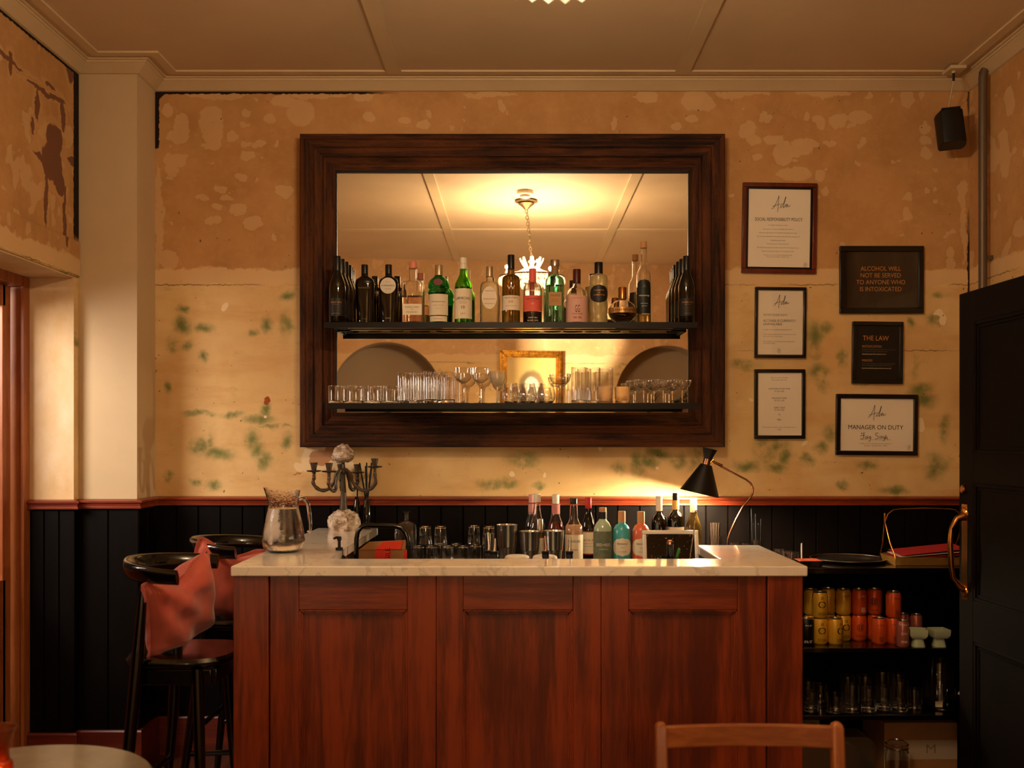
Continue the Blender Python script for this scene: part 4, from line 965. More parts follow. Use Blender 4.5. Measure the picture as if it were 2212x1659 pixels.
def cushion(label, loc, rot, w_=.20, seedv=0, dent=.05):
    t = thing('cushion', label, 'cushion', loc, 0, 'rust pink cushions on the bar stools'); t.rotation_euler = rot
    n = 28; b = MB(); rnd = random.Random(seedv)
    def pt(u, v, s):
        # u, v in -1..1 ; local x,z plane ; thickness along y
        e = max(0, (1-u**4))*max(0, (1-v**4)); th = .075*(e**.55)
        pin = 1-.10*(1-abs(u)**2)*abs(v)**3; pin2 = 1-.10*(1-abs(v)**2)*abs(u)**3
        x_ = w_*u*pin2*(1-.02*v*v); z_ = w_*v*pin
        fold = .010*math.sin(7*u+5*v+seedv)*e+.012*mn.noise(Vector((u*2.2+seedv, v*2.2, s)))*e
        z_ -= dent*max(0, v)*math.exp(-(u*2.2)**2)*.9
        z_ += .02*math.exp(-((u+.9)**2+(v+.9)**2)*6)
        return (x_, s*(th+fold), z_)
    for s in (-1, 1):
        vs = [pt(-1+2*i/n, -1+2*j/n, s) for i in range(n+1) for j in range(n+1)]
        b.add(vs, [(i*(n+1)+j, (i+1)*(n+1)+j, (i+1)*(n+1)+j+1, i*(n+1)+j+1) for i in range(n) for j in range(n)])
    b.build('cushion_cover', cu.m, t, smooth=70)
    # flat stitched flange around the edge
    ring = []
    for i in range(n): ring.append((-1+2*i/n, -1))
    for i in range(n): ring.append((1, -1+2*i/n))
    for i in range(n): ring.append((1-2*i/n, 1))
    for i in range(n): ring.append((-1, 1-2*i/n))
    fl = MB(); vs = []; m_ = len(ring)
    for k, (u, v) in enumerate(ring):
        x_, _, z_ = pt(u, v, 1); d = Vector((u if abs(u) == 1 else 0, v if abs(v) == 1 else 0)); d = d.normalized() if d.length else d
        wob = .004*math.sin(k*.9+seedv)
        vs += [(x_, -.0015, z_), (x_+d.x*.013, wob-.001, z_+d.y*.013), (x_+d.x*.013, wob+.001, z_+d.y*.013), (x_, .0015, z_)]
    fl.add(vs, [(4*i+a, 4*i+a+1, 4*((i+1) % m_)+a+1, 4*((i+1) % m_)+a) for i in range(m_) for a in range(3)])
    fl.build('flange', cu.m, t, smooth=70)
    return t
cushion('rust pink cushion leaning on the nearer bar stool', (-1.175, 3.53, .945), (math.radians(14), math.radians(-18), math.radians(62)), .150, 1, .045)
cushion('rust pink cushion leaning on the farther bar stool', (-1.21, 4.17, .945), (math.radians(12), math.radians(14), math.radians(40)), .150, 4, .05)
# ================================================================== FOREGROUND CHAIR
t = thing('wooden_chair', 'light wooden chair with a plain top rail in front of the bar', 'chair', (X_(1620, 2.41), 2.41, 0))
xl, xr = X_(1429, 2.41)-X_(1620, 2.41), X_(1811, 2.41)-X_(1620, 2.41)
zt_ = Z_(1563, 2.41)
for xx, k in ((xl, -1), (xr, 1)):
    b = MB(); pts = [(xx+k*-.012, .0, 0.0), (xx+k*-.002, -.015, .45), (xx, -.010, .62), (xx, .012, zt_-.012)]
    vs = []
    for (px_, py_, pz_), hw_ in zip(pts+[(xx, .013, zt_-.003), (xx, .013, zt_)], (.014, .016, .015, .0135, .011, .006)):
        for cx_, cy_ in ((-1, -1), (1, -1), (1, 1), (-1, 1)): vs.append((px_+cx_*hw_, py_+cy_*hw_*1.15, pz_))
    b.add(vs, [(i*4+q, i*4+(q+1) % 4, (i+1)*4+(q+1) % 4, (i+1)*4+q) for i in range(5) for q in range(4)]+[(3, 2, 1, 0), (20, 21, 22, 23)])
    b.build('back_post', M['chair_z'], t, bevel=.005, seg=3)
zr0, zr1 = Z_(1618, 2.41), Z_(1571, 2.41); b = MB(); n = 14; vs = []
for i in range(n+1):
    u = i/n; x_ = xl+.008+(xr-xl-.016)*u; bow = .018*(1-(2*u-1)**2)
    vs += [(x_, .0+bow, zr0), (x_, .018+bow, zr0), (x_, .020+bow, zr1), (x_, .002+bow, zr1)]
b.add(vs, [(i*4+q, i*4+(q+1) % 4, (i+1)*4+(q+1) % 4, (i+1)*4+q) for i in range(n) for q in range(4)]+[(0, 1, 2, 3), (n*4+3, n*4+2, n*4+1, n*4)])
b.build('top_rail', M['chair'], t, bevel=.004)
MB().box(xl+.008, xr-.008, -.015, .003, .60, .64).build('lower_rail', M['chair'], t, bevel=.004)
MB().box(xl-.012, xr+.012, -.42, .01, .445, .465).build('seat', M['chair'], t, bevel=.006)
for xx in (xl+.01, xr-.01):
    MB().tube([(xx, -.39, .445), (xx, -.40, 0)], [.016, .013], 8).build('leg', M['chair_z'], t)
    MB().tube([(xx, -.39, .2), (xx, .0, .2)], .009, 8).build('stretcher', M['chair'], t)
MB().box(xl, xr, -.40, -.38, .39, .445).build('seat_rail', M['chair'], t, bevel=.003)
# ================================================================== ROUND TABLE and candle glass, bottom left
t = thing('round_table', 'small round grey stone-topped table in the bottom left corner', 'table', (-1.14, 2.27, 0))
ts = mat('table_stone', '6e6656', .25, color2='857c68', vscale=5, coat=.2)
MB().lathe([(0, .732), (.300, .732), (.308, .737), (.308, .745), (.303, .75), (0, .75)], seg=72).build('table_top', ts, t)
MB().lathe([(0, 0), (.22, 0), (.22, .012), (.06, .03), (.028, .05), (.025, .68), (.10, .72), (.10, .732), (0, .732)], seg=32).build('pedestal', M['steel_blk'], t)
amb = mat('amber_glass', 'c8641c', .05, trans=.9, ior=1.45, bump=.8, bscale=90)
t = thing('candle_holder', 'amber textured glass candle holder at the far left on the round table', 'candle holder', (X_(-8, 2.13), 2.13, .75))
MB().lathe([(0, 0), (.030, 0), (.034, .01), (.036, .05), (.032, .095), (.026, .10), (.024, .13), (.034, .155), (.040, .168), (.038, .168), (.031, .155), (.021, .13), (.023, .10), (.029, .095), (.033, .05), (.030, .006), (0, .006)], seg=36).build('holder_glass', amb, t)
MB().lathe([(0, .007), (.024, .007), (.024, .03), (0, .03)], seg=20).build('candle', M['cream'], t)
tag(MB().lathe([(0, .032), (.003, .036), (.004, .044), (0, .058)], seg=10).build('flame', mat('flame', 'ffb060', .5, emis='ff9a3c', estr=30), t), 'small candle flame')
lamp('candle_light', 'POINT', (X_(-8, 2.13), 2.13, .80), .35, (1, .5, .2), shadow_soft_size=.01)
# ================================================================== FAUCET, SOAP, BOX in the well
fy = 4.05; t = thing('bar_tap', 'black square-arched kitchen tap behind the bar, left of the cardboard box', 'tap', (0, fy, 0))
px = lambda x_, y_: Vector((X_(x_, fy), 0, Z_(y_, fy)))
sp = [px(770, 1260), px(770, 1165), px(773, 1148), px(781, 1138), px(793, 1134), px(850, 1136), px(866, 1140), px(876, 1150), px(881, 1163), px(882, 1178)]
MB().tube([Vector((0, 0, 0))+p for p in sp], .0095, 16).build('spout', M['blackwood'], t)
MB().tube([px(882, 1177), px(882, 1186)], .0115, 16).build('spout_tip', M['steel_blk'], t)
MB().lathe([(0, .82), (.024, .82), (.024, .835), (.012, .845), (.012, .97), (0, .97)], c=(px(770, 0).x, 0, 0), seg=20).build('tap_base', M['steel_blk'], t)
sk_ = thing('bar_sink', 'dark sink under the tap, hidden behind the front slab', 'sink', (-.42, 4.08, 0))
MB().box(-.235, .28, -.085, .17, .80, .82).build('sink_top', M['steel_b'], sk_, bevel=.002); MB().box(-.22, .26, -.07, .15, 0, .80).build('sink_body', M['black'], sk_)
sy = 3.92; t = thing('soap_dispenser', 'black pump soap bottle behind the bar front, left of the tap', 'soap dispenser', (X_(733, sy), sy, .78))
zz = lambda y_: Z_(y_, sy)-.78
MB().lathe([(0, 0), (.034, 0), (.036, .006), (.036, zz(1222)), (.030, zz(1205)), (.014, zz(1198)), (.013, zz(1185)), (0, zz(1185))], seg=24).build('bottle_body', M['glass_blk'], t)
MB().lathe([(0, zz(1198)), (.0145, zz(1198)), (.0145, zz(1183)), (.006, zz(1182)), (.006, zz(1168)), (.009, zz(1166)), (.009, zz(1160)), (0, zz(1160))], seg=18).tube([(.006, 0, zz(1162)), (-.012, 0, zz(1161)), (-.022, 0, zz(1164))], [.006, .005, .004], 10).build('pump', M['blkplastic'], t)
by = 4.44; t = thing('cardboard_box', 'brown cardboard box with a red FRAGILE label and open flap behind the bar', 'box', (X_(828, by), by, .951)); t.rotation_euler.z = math.radians(6)
M['card'] = mat('cardboard', '9a6a3c', .8, var=.08, vscale=10); M['redlab'] = mat('red_sticker', 'd8321c', .5)
w2 = 51/F*by; zh = Z_(1184, by)-.951
MB().box(-w2, w2, -.07, .11, 0, zh).build('box_body', M['card'], t, bevel=.001)
MB().add([(-w2, -.07, zh), (w2, -.07, zh), (w2*.95, .05, zh+.028), (-w2*.6, .05, zh+.022), (-w2, -.072, zh+.001), (w2, -.072, zh+.001), (w2*.95, .048, zh+.030), (-w2*.6, .048, zh+.024)], [(0, 1, 2, 3), (7, 6, 5, 4), (0, 4, 5, 1), (1, 5, 6, 2), (2, 6, 7, 3), (3, 7, 4, 0)]).build('flap', M['card'], t, smooth=0)
lb = MB().box(-.034, .034, -.0712, -.0705, -.0+.002, zh); lb.add([(-.034, -.074, zh+.002), (.075, -.074, zh+.002), (.085, .03, zh+.0275), (.0, .03, zh+.0265)], [(0, 1, 2, 3)]); lb.box(.088, w2-.0005, -.0712, -.0705, .004, zh-.004)
lo_ = lb.build('fragile_label', M['redlab'], t, smooth=0)
lt = MB(); vs, fs = text_geo('FRAGILE', .03); lt.add([(.022-q*1.0, -.0716, .010+p+.04) for p, q in vs], fs); lt.build('lettering', M['ink'], lo_, smooth=0)
tag(MB().box(-w2+.01, -w2+.045, -.0712, -.0705, .001, .008).box(.052, .070, -.0712, -.0705, .004, .05).build('white_label', M['paper'], t, smooth=0), 'small white stickers')
# ================================================================== dark glass screen / ice-bin lid at the right of the well
ty = 4.02; t = thing('tilted_screen', 'silver-framed dark glass panel leaning back at the right of the bottles', 'panel', (X_(1455, ty), ty, .78)); t.rotation_euler.x = math.radians(-14)
w2 = 62/F*ty; zt2 = (Z_(1150, ty)-.78)/math.cos(math.radians(14)); b = MB(); f_ = .017
lx = lambda z: .012*(zt2-z)/.1     # the left edge slopes inward to the foot
for (xa, xb, za, zb) in ((-w2, w2, zt2-f_, zt2), (-w2, w2, .0, f_), (-w2, -w2+f_, f_, zt2-f_), (w2-f_, w2, f_, zt2-f_)): b.box(xa, xb, -.006, .006, za, zb)
b.build('panel_frame', mat('pale_aluminium', 'e4e0d8', .3, metal=.35), t, bevel=.003, seg=3)
fg = NT('speckled_dark_glass'); v = fg.coord(); sp_ = fg.step(fg.noise(v, 95, 2, .5), .66, .72); fg.put(fg.b.inputs['Base Color'], fg.mix(sp_, '0b0806', '8a7c6c')); fg.b.inputs['Roughness'].default_value = .08
MB().box(-w2+f_-.001, w2-f_+.001, -.002, .002, f_-.001, zt2-f_+.001).build('dark_glass', fg.m, t)
MB().box(-.05, .05, .004, .02, 0, .12).build('stand', M['steel_blk'], t)
# metal pot with bar tools
py = 3.80; t = thing('tool_pot', 'small steel pot holding bar tools just behind the front slab', 'pot', (X_(1440, py), py, .781)); zr = Z_(1203, py)-.781
MB().lathe([(0, 0), (.038, 0), (.040, .003), (.0425, zr-.003), (.0435, zr), (.041, zr), (.0395, .004), (0, .004)], seg=36).build('pot_body', M['steel'], t)
tt = thing('muddler', 'dark muddler with a copper tip standing in the steel pot', 'muddler', (X_(1446, py), py-.018, .786)); zq = Z_(1166, py)-.786
MB().lathe([(0, 0), (.0125, 0), (.0135, .02), (.0125, zq-.03), (.0135, zq-.014), (0, zq-.014)], seg=24).build('handle', M['glass_blk'], tt); MB().lathe([(0, zq-.014), (.0135, zq-.014), (.013, zq-.006), (.008, zq), (0, zq)], seg=24).build('tip', M['copper'], tt)
gt = MB().tube([(-.008, 0, 0), (.0, 0, Z_(1205, py)-.79), (.008, 0, Z_(1187, py)-.79)], .0052, 12).lathe([(0, 0), (.0052, 0), (.004, .004), (0, .005)], c=(.008, 0, Z_(1187, py)-.79), seg=12).build('green_stirrer', mat('green_plastic', '2c8a1c', .4), None); gt.location = (X_(1462, py), py, .79)
tag(gt, 'bright green stick standing in the steel pot', 'stirrer')
b = MB(); A_, B_ = Vector((X_(1467, py), py, .792)), Vector((X_(1509, py), py+.06, Z_(1116, py+.06))); n = 90
for ph in (0, PI):
    pts = []
    ax_ = (B_-A_).normalized(); u1 = ax_.cross(Vector((0, 1, 0))).normalized(); u2 = ax_.cross(u1)
    for i in range(n): q = i/(n-1); a = q*56+ph; pts.append(A_+(B_-A_)*q+(u1*math.cos(a)+u2*math.sin(a))*.0016)
    b.tube([p-A_ for p in pts], .0013, 5)
o_ = b.tube([B_-A_, B_-A_+ax_*.012], .0016, 6).lathe([(0, -.008), (.006, -.004), (.0075, 0), (.006, .004), (0, .008)], c=tuple(B_-A_+ax_*.018), seg=12).build('bar_spoon', M['steel'], None); o_.location = A_
tag(o_, 'long twisted steel bar spoon leaning out of the steel pot', 'spoon')
# ================================================================== things on the shelving unit and at its back
t = thing('round_tray', 'round black serving tray lying on top of the shelving unit', 'tray', (1.485, 4.585, .976))
MB().lathe([(0, 0), (.146, 0), (.163, .012), (.165, .012), (.148, .001), (.142, .004), (0, .004)], seg=60).build('tray_body', mat('black_tray', '181412', .3), t)
tag(MB().tube([(.164*math.cos(a), .164*math.sin(a), .0125) for a in [2*PI*k/60 for k in range(60)]], .002, 6, closed=True).build('rim', M['steel_b'], t), 'thin metal rim')
t = thing('flat_box', 'orange-topped dark flat box beside the right end of the worktop', 'box', (X_(1752, 4.38), 4.40, .976))
MB().box(-.05, .045, -.03, .06, 0, .022).build('box_body', M['blackwood'], t); MB().box(-.05, .045, -.03, .06, .022, .0245).build('box_lid', mat('orange_card', 'a8401e', .7), t)
t = tag(MB().tube([(0, 0, 0), (0, 0, Z_(1174, 4.45)-.977)], .003, 10).build('drinking_straw', M['paper'], None), 'single white straw standing upright beside the right end of the worktop', 'straw'); t.location = (X_(1733, 4.45), 4.46, .977)
# ---- gold basket with handle and red menus
M['gold_h'] = mat('hammered_brass', 'b08440', .32, metal=.45, bump=1.0, bscale=95)
bx0, by0 = X_(1930, 4.40), 4.40; WB, DB, HB = .34, .19, Z_(1203, 4.42)-.976
t = thing('wire_basket', 'hammered brass basket with tall arched handle holding red menus', 'basket', (bx0+WB/2, by0+DB/2, .976))
b = MB(); rr = [(-WB/2, -DB/2), (WB/2, -DB/2), (WB/2, DB/2), (-WB/2, DB/2)]
def rrect(w_, d_, r, n=6):
    out = []
    for cx_, cy_, a0_ in ((w_/2-r, -d_/2+r, -PI/2), (w_/2-r, d_/2-r, 0), (-w_/2+r, d_/2-r, PI/2), (-w_/2+r, -d_/2+r, PI)):
        for i in range(n+1): a = a0_+PI/2*i/n; out.append((cx_+r*math.cos(a), cy_+r*math.sin(a)))
    return out
lo1 = rrect(WB-.02, DB-.02, .03); lo2 = rrect(WB, DB, .035); li2 = rrect(WB-.006, DB-.006, .032); li1 = rrect(WB-.026, DB-.026, .028); n = len(lo1)
vs = [(x_, y_, .0) for x_, y_ in lo1]+[(x_, y_, HB) for x_, y_ in lo2]+[(x_, y_, HB) for x_, y_ in li2]+[(x_, y_, .003) for x_, y_ in li1]
b.add(vs, [(k*n+i, k*n+(i+1) % n, (k+1)*n+(i+1) % n, (k+1)*n+i) for k in range(3) for i in range(n)]+[tuple(range(n))[::-1], tuple(3*n+i for i in range(n))])
b.build('basket_body', M['gold_h'], t, smooth=40)
hb = MB(); zt3 = Z_(1100, 4.5)-.976; za = .14
xh = -WB/2-.002
for s in (-1, 1):
    hb.tube([(xh+.01, s*DB/2, 0), (xh+.012, s*DB/2*.95, HB), (xh+.005, s*DB/2*.45, HB+.06), (xh-.002, s*.006, za+.04), (xh-.002, s*.003, za+.08)], .0032, 8)
    hb.tube([(-xh-.01, s*DB/2, 0), (-xh-.012, s*DB/2*.95, HB), (-xh-.005, s*DB/2*.45, HB+.06), (-xh+.002, s*.006, za+.04), (-xh+.002, s*.003, za+.08)], .0032, 8)
arc = [(xh-.002, 0, za+.05), (xh+.002, 0, zt3-.05), (xh+.012, 0, zt3-.022), (xh+.035, 0, zt3-.004), (xh+.06, 0, zt3), (0, 0, zt3+.004), (-xh-.06, 0, zt3), (-xh-.035, 0, zt3-.004), (-xh-.012, 0, zt3-.022), (-xh-.002, 0, zt3-.05), (-xh+.002, 0, za+.05)]
hb.tube(arc, .0036, 8); hb.build('handle', M['brass'], t)
mr = mat('red_menu_card', 'a8142c', .5)
for i in range(5):
    o_ = MB().box(-.150+.004*i, .155, -.072, .078, 0, .0016).build('menu', mr if i in (2, 4) else M['paper'], None); o_.location = (bx0+WB/2, by0+DB/2-.002*i, .976+HB-.02+.011*i); o_.rotation_euler = (math.radians(-1+1.2*i), math.radians(-1.5-1.0*i), math.radians(i-2))
    tag(o_, ['lowest white sheet lying in the brass basket', 'second white sheet from the bottom in the brass basket', 'lower red menu card in the brass basket', 'white sheet between the two red cards in the brass basket', 'topmost red menu card lying in the brass basket'][i], 'menu', 'menus and sheets in the brass basket')
# ---- boxes and jar at the bottom of the unit
cy = 4.40; zb = .046
t = thing('cardboard_box', 'brown wine carton printed with a large M at the bottom of the shelving', 'box', (X_(1984, cy)+.03, cy+.05, zb)); w2 = .16; hh = Z_(1568, cy)-zb
MB().box(-w2, w2, 0, .28, 0, hh).build('box_body', M['card'], t, bevel=.002)
MB().box(-w2+.001, w2-.001, -.0008, 0, Z_(1648, cy)-zb, Z_(1606, cy)-zb).build('printed_band', mat('grey_print', 'b09a80', .7), t)
m_ = MB(); fit_text(m_, 'M', X_(2021, cy)-X_(1984, cy)-.03, Z_(1625, cy)-zb, .040, .038, y=-.0013); fit_text(m_, 'MATAKANA ESTATE', X_(2030, cy)-X_(1984, cy)-.05, Z_(1588, cy)-zb, .13, .007, y=-.0013)
m_.build('lettering', M['ink_g'], t, smooth=0)
cy = 4.345; t = thing('clip_top_jar', 'round glass preserving jar with wire clip in front of the M carton', 'jar', (X_(1943, cy), cy+.03, zb)); k = 25/F*cy; zj = Z_(1605, cy)-zb
MB().lathe([(0, 0), (k, 0), (k*1.04, .006), (k*1.04, zj-.05), (k*.92, zj-.035), (k*.95, zj-.03), (k*.9, zj-.028), (k*.9, zj-.05), (k*.98, zj-.06), (k*.98, .006), (0, .006)], seg=32).build('jar_body', M['glass'], t)
MB().lathe([(0, zj-.024), (k*.98, zj-.024), (k*.98, zj-.010), (k*.7, zj), (0, zj)], seg=32).build('jar_lid', M['glass'], t)
MB().tube([(k*math.cos(a), k*math.sin(a), zj-.027) for a in [2*PI*i/32 for i in range(32)]], .0018, 6, closed=True).tube([(-.008, -k, zj-.02), (-.006, -k-.004, zj-.06), (.006, -k-.004, zj-.06), (.008, -k, zj-.02)], .0016, 6).build('wire_clip', M['steel'], t)
tin = mat('pale_gold_metal', 'b89c60', .35, metal=.6)
for i, (pa, pb, py_, yy, lab) in enumerate(((1700, 1856, 1608, 4.36, 'nearer rounded pale metal bin standing at the bottom left of the shelving'), (1760, 1890, 1592, 4.56, 'farther rounded pale metal bin standing behind the nearer bin'))):
    xa, xb = X_(pa, yy), X_(pb, yy); hh = Z_(py_, yy)-zb; t = thing('metal_bin', lab, 'bin', ((xa+xb)/2, yy+.07, zb)); w_ = (xb-xa)/2; pl = rrect(w_*2, hh*2, .05); pl = [(x_, z_) for x_, z_ in pl if z_ > -.001]
    q = [(-w_, .0)]+[(x_, z_) for x_, z_ in sorted(pl, key=lambda p: math.atan2(p[1], p[0]), reverse=True)]+[(w_, .0)]
    MB().prism(q, -.07, .07).build('bin_body', tin, t, smooth=30, bevel=.003)
    tag(MB().prism([(x_*1.008, z_*1.004+.0) for x_, z_ in q], -.074, -.068).build('rim', M['steel_b'], t, smooth=30), 'thin metal rim')
t = thing('carton', 'small tan carton with a printed ring behind the bins on the bottom shelf', 'box', (X_(1752, 4.75), 4.75, zb)); 
MB().box(-.045, .04, 0, .10, 0, Z_(1552, 4.75)-zb).build('box_body', mat('tan_card', 'a8875a', .8), t, bevel=.002)
m_ = MB(); stroke(m_, [(.008+.018*math.cos(a), Z_(1568, 4.75)-zb+.014*math.sin(a)) for a in [2*PI*i/24 for i in range(25)]], .002, -.001, 2); m_.build('printed_ring', M['ink'], t, smooth=0)
# ================================================================== BOTTLES
def lerp_prof(pr, w_, h_): return [(r*w_/2, z*h_) for r, z in pr]
PW = [(0,0),(.90,0),(1,.025),(1,.52),(.93,.60),(.70,.68),(.48,.75),(.40,.80),(.385,.90)]        # sloping wine shoulders
PB = [(0,0),(.92,0),(1,.025),(1,.60),(.96,.66),(.74,.71),(.42,.745),(.37,.79),(.36,.92)]        # high round shoulders
def bottle(name, label, cat, px_, Y, zb, wpx, top, prof_, m, neck=.84, capr=.42, capm=None, caph=None, group=None, labels=(), hollow=False, liquid=None, sy=1.0, n=2.0, seg=32, cap_h=None, X=None, captop=1.0, rz=0):
    w_ = wpx/F*Y; H_ = Z_(top, Y)-zb; x_ = X if X is not None else X_(px_, Y)
    t = thing(name, label, cat, (x_, Y, zb), rz, group)
    pr = lerp_prof([p for p in prof_ if p[1] <= neck], w_, H_); r_n = pr[-1][0]
    pr = pr+[(r_n, neck*H_)]
    if hollow:
        th = .0022; inn = [(max(r-th, 0), max(z, .006) if r > 0 else .006) for r, z in pr[1:]]
        full_ = pr+[(inn[-1][0], pr[-1][1])]+inn[::-1]+[(0, .006)]
    else: full_ = pr+[(0, neck*H_)]
    MB().lathe(full_, seg=seg, sy=sy, n=n).build('bottle_body', m, t, smooth=50)
    if hollow and liquid:
        lm, lv = liquid; q = [(max(r-.0028, 0), max(z, .0065)) for r, z in pr[1:] if z <= lv*H_]
        # cut at the liquid level
        for (r0, z0_), (r1, z1_) in zip(pr, pr[1:]):
            if z0_ <= lv*H_ < z1_: rr = r0+(r1-r0)*(lv*H_-z0_)/(z1_-z0_); q.append((rr-.0028, lv*H_)); break
        MB().lathe([(0, .0065)]+q+[(0, lv*H_)], seg=seg, sy=sy, n=n).build('liquid', lm, t, smooth=50)
    if capm is not None:
        cr_ = capr*w_/2; z0_ = neck*H_-.004; z1_ = H_
        MB().lathe([(0, z0_), (cr_, z0_), (cr_*1.0, z1_-.002), (cr_*.94, z1_), (0, z1_)], seg=24).build('cap', capm, t, smooth=40)
    for L_ in labels: L_(t, w_, H_, sy, n)
    return t
def lab(z0, z1, half, m, texts=(), off=.0006, r=1.0, flat=False, round_=False, name='label', ink=None, tm=1):
    """label patch on the front of a bottle between relative heights z0..z1; texts = [(string, rel height, rel width, height m, material)]"""
    def f(t, w_, H_, sy, n):
        R_ = w_/2*r+off; b = MB()
        if flat:
            y = -(w_/2*sy*r)-off; hw_ = half*w_/2
            if round_:
                c_ = (z0+z1)/2*H_; rz_ = (z1-z0)/2*H_; N_ = 36
                b.add([(hw_*math.cos(2*PI*i/N_), y, c_+rz_*math.sin(2*PI*i/N_)) for i in range(N_)], [tuple(range(N_))])
            else: b.box(-hw_, hw_, y, y+.0004, z0*H_, z1*H_)
        else:
            N_ = 18; A_ = half*PI/2
            if round_:
                M_ = 14; vs = []
                for j in range(M_+1):
                    v = -1+2*j/M_; ww = A_*math.sqrt(max(0, 1-v*v)); z = ((z0+z1)/2+v*(z1-z0)/2)*H_
                    for i in range(N_+1): a = -ww+2*ww*i/N_; vs.append((R_*math.sin(a), -R_*math.cos(a)*sy, z))
                b.add(vs, [(j*(N_+1)+i, j*(N_+1)+i+1, (j+1)*(N_+1)+i+1, (j+1)*(N_+1)+i) for j in range(M_) for i in range(N_)])
            else:
                vs = []
                for i in range(N_+1): a = -A_+2*A_*i/N_; vs += [(R_*math.sin(a), -R_*math.cos(a)*sy, z0*H_), (R_*math.sin(a), -R_*math.cos(a)*sy, z1*H_)]
                b.add(vs, [(2*i, 2*i+2, 2*i+3, 2*i+1) for i in range(N_)])
        par = t
        if m is not None: par = b.build(name, m, t, smooth=60)
        groups = {}
        for s_, zr_, wr_, h_, tm_ in texts:
            mb_ = groups.setdefault(tm_.name, (MB(), tm_))[0]
            if flat: fit_text(mb_, s_, 0, zr_*H_, wr_*w_, h_, y=-(w_/2*sy*r)-off-.0005)
            else:
                k0 = len(mb_.v); fit_text(mb_, s_, 0, zr_*H_, wr_*w_, h_, y=0, wrap=R_+.0005, shear=.35 if s_ in ('Tanqueray', 'Hapsburg', 'Limonada') else 0)
                if sy != 1: mb_.v[k0:] = [(x, y*sy, z) for x, y, z in mb_.v[k0:]]
        for mb_, tm_ in groups.values(): mb_.build('lettering', tm_, par, smooth=0)
    return f
def disc(zr_, rr_, m, off=.001, xo=0): return lab(zr_-rr_, zr_+rr_, .5, m, flat=True, round_=True, off=off, name='seal')
INK, GOLD, WHT = M['ink'], M['gold'], M['paper']
redink = mat('red_ink', 'a83020', .6); pinklab = mat('coral_label', 'e0604e', .6); blklab = mat('black_label', '14100e', .5)
rose = mat('pale_rose_liquid', 'fad8c8', .0, trans=1, ior=1.34); amberl = mat('amber_liquid', 'c8742c', .0, trans=1, ior=1.34); darkl = mat('dark_berry_liquid', '2a0806', .1, trans=.3, ior=1.34)
redl = mat('red_liquid', 'a8141c', .05, trans=.7, ior=1.34); juice = mat('peach_juice', 'eab080', .3, trans=.2, spec=.4); clearl = mat('clear_liquid', 'fff8e8', .0, trans=1, ior=1.34)
cork = mat('cork_wood', 'c08a5a', .7); pinkcap = mat('pink_cap', 'd88468', .5); silvercap = mat('champagne_cap', 'b8a27c', .35, metal=.7); whitecap = mat('white_cap', 'e6dcc8', .5); redcap = mat('red_foil', 'b81e28', .35); dkred = mat('dark_red_wax', '4a1210', .4); blkcap = mat('black_cap', '0c0a09', .35)
ZU = ZS1+.0002; YB1 = 4.725
WG = 'dark wine bottles at the ends of the upper shelf'
def wine(X, Y, lab_):
    return bottle('wine_bottle', lab_, 'bottle', 0, Y, ZU, 36/4.70*Y if False else 36, Z_py(.846, Y), PW, M['glass_wine'], neck=.80, capr=.44, capm=blkcap, X=X, group=WG,
        labels=[lab(.10, .36, .8, blklab, [('ROSSIE VINE', .30, .72, .0055, GOLD), ('MARLBOROUGH', .27, .4, .002, GOLD), ('SAUVIGNON BLANC', .135, .5, .002, GOLD)])])
def Z_py(e, Y): return CY-e/Y*F
wn = ['frontmost of the dark wine bottles at the left end of upper shelf', 'middle one of the dark wine bottles at the left end of upper shelf', 'rearmost dark wine bottle by the mirror at the left end of upper shelf']
for i, (x_, y_) in enumerate(((-.833, 4.695), (-.828, 4.773), (-.823, 4.848))): wine(x_, y_, wn[i])
for i, (x_, y_) in enumerate(((.777, 4.695), (.772, 4.773), (.768, 4.848))): wine(x_, y_, wn[i].replace('left', 'right'))
PG = [(0,0),(.72,0),(.78,.02),(.80,.06),(.90,.40),(1.0,.66),(.97,.71),(.86,.755),(.50,.79),(.34,.81),(.34,.86)]
bottle('gin_bottle', 'black gin bottle with plain front, second bottle from the left on the upper shelf', 'bottle', 788, YB1, ZU, 42, 572, PG, M['glass_blk'], neck=.86, capr=.35, capm=blkcap, sy=.55,
    labels=[lab(.5, .6, .5, None, [('SCAPEGRACE', .60, .6, .006, M['ink_g']), ('DRY GIN', .08, .22, .004, M['ink_g'])], flat=True, r=.98)])
bottle('gin_bottle', 'black gin bottle with a round silver disc label on the upper shelf', 'bottle', 839.5, YB1, ZU, 42, 572, PG, M['glass_blk'], neck=.86, capr=.35, capm=blkcap, sy=.55,
    labels=[lab(.50, .77, .80, mat('silver_disc', 'c8c0ae', .4, metal=.4), [('SCAPEGRACE', .635, .68, .006, INK), ('DRY GIN', .58, .3, .004, INK), ('N Z', .70, .2, .004, INK)], flat=True, round_=True, r=1.02), lab(.0, .1, .5, None, [('DRY GIN', .09, .22, .004, M['paper'])], flat=True)])
PS = [(0,0),(.97,0),(1,.02),(1,.60),(.98,.64),(.80,.675),(.36,.695),(.33,.71),(.33,.92)]
bottle('gin_bottle', 'square clear gin bottle with pink liquid and pink stopper on the upper shelf', 'bottle', 892.5, YB1, ZU, 48, 565, PS, M['glass'], neck=.90, capr=.37, capm=pinkcap, n=6, sy=.8, hollow=True, liquid=(rose, .44), seg=40,
    labels=[lab(.13, .305, .86, M['paperlabel'], [('ROSE & TWIG', .255, .60, .0062, INK), ('GIN', .22, .10, .003, INK), ('MULBERRY', .175, .50, .0048, M['ink_g'])], flat=True, r=1.0)])
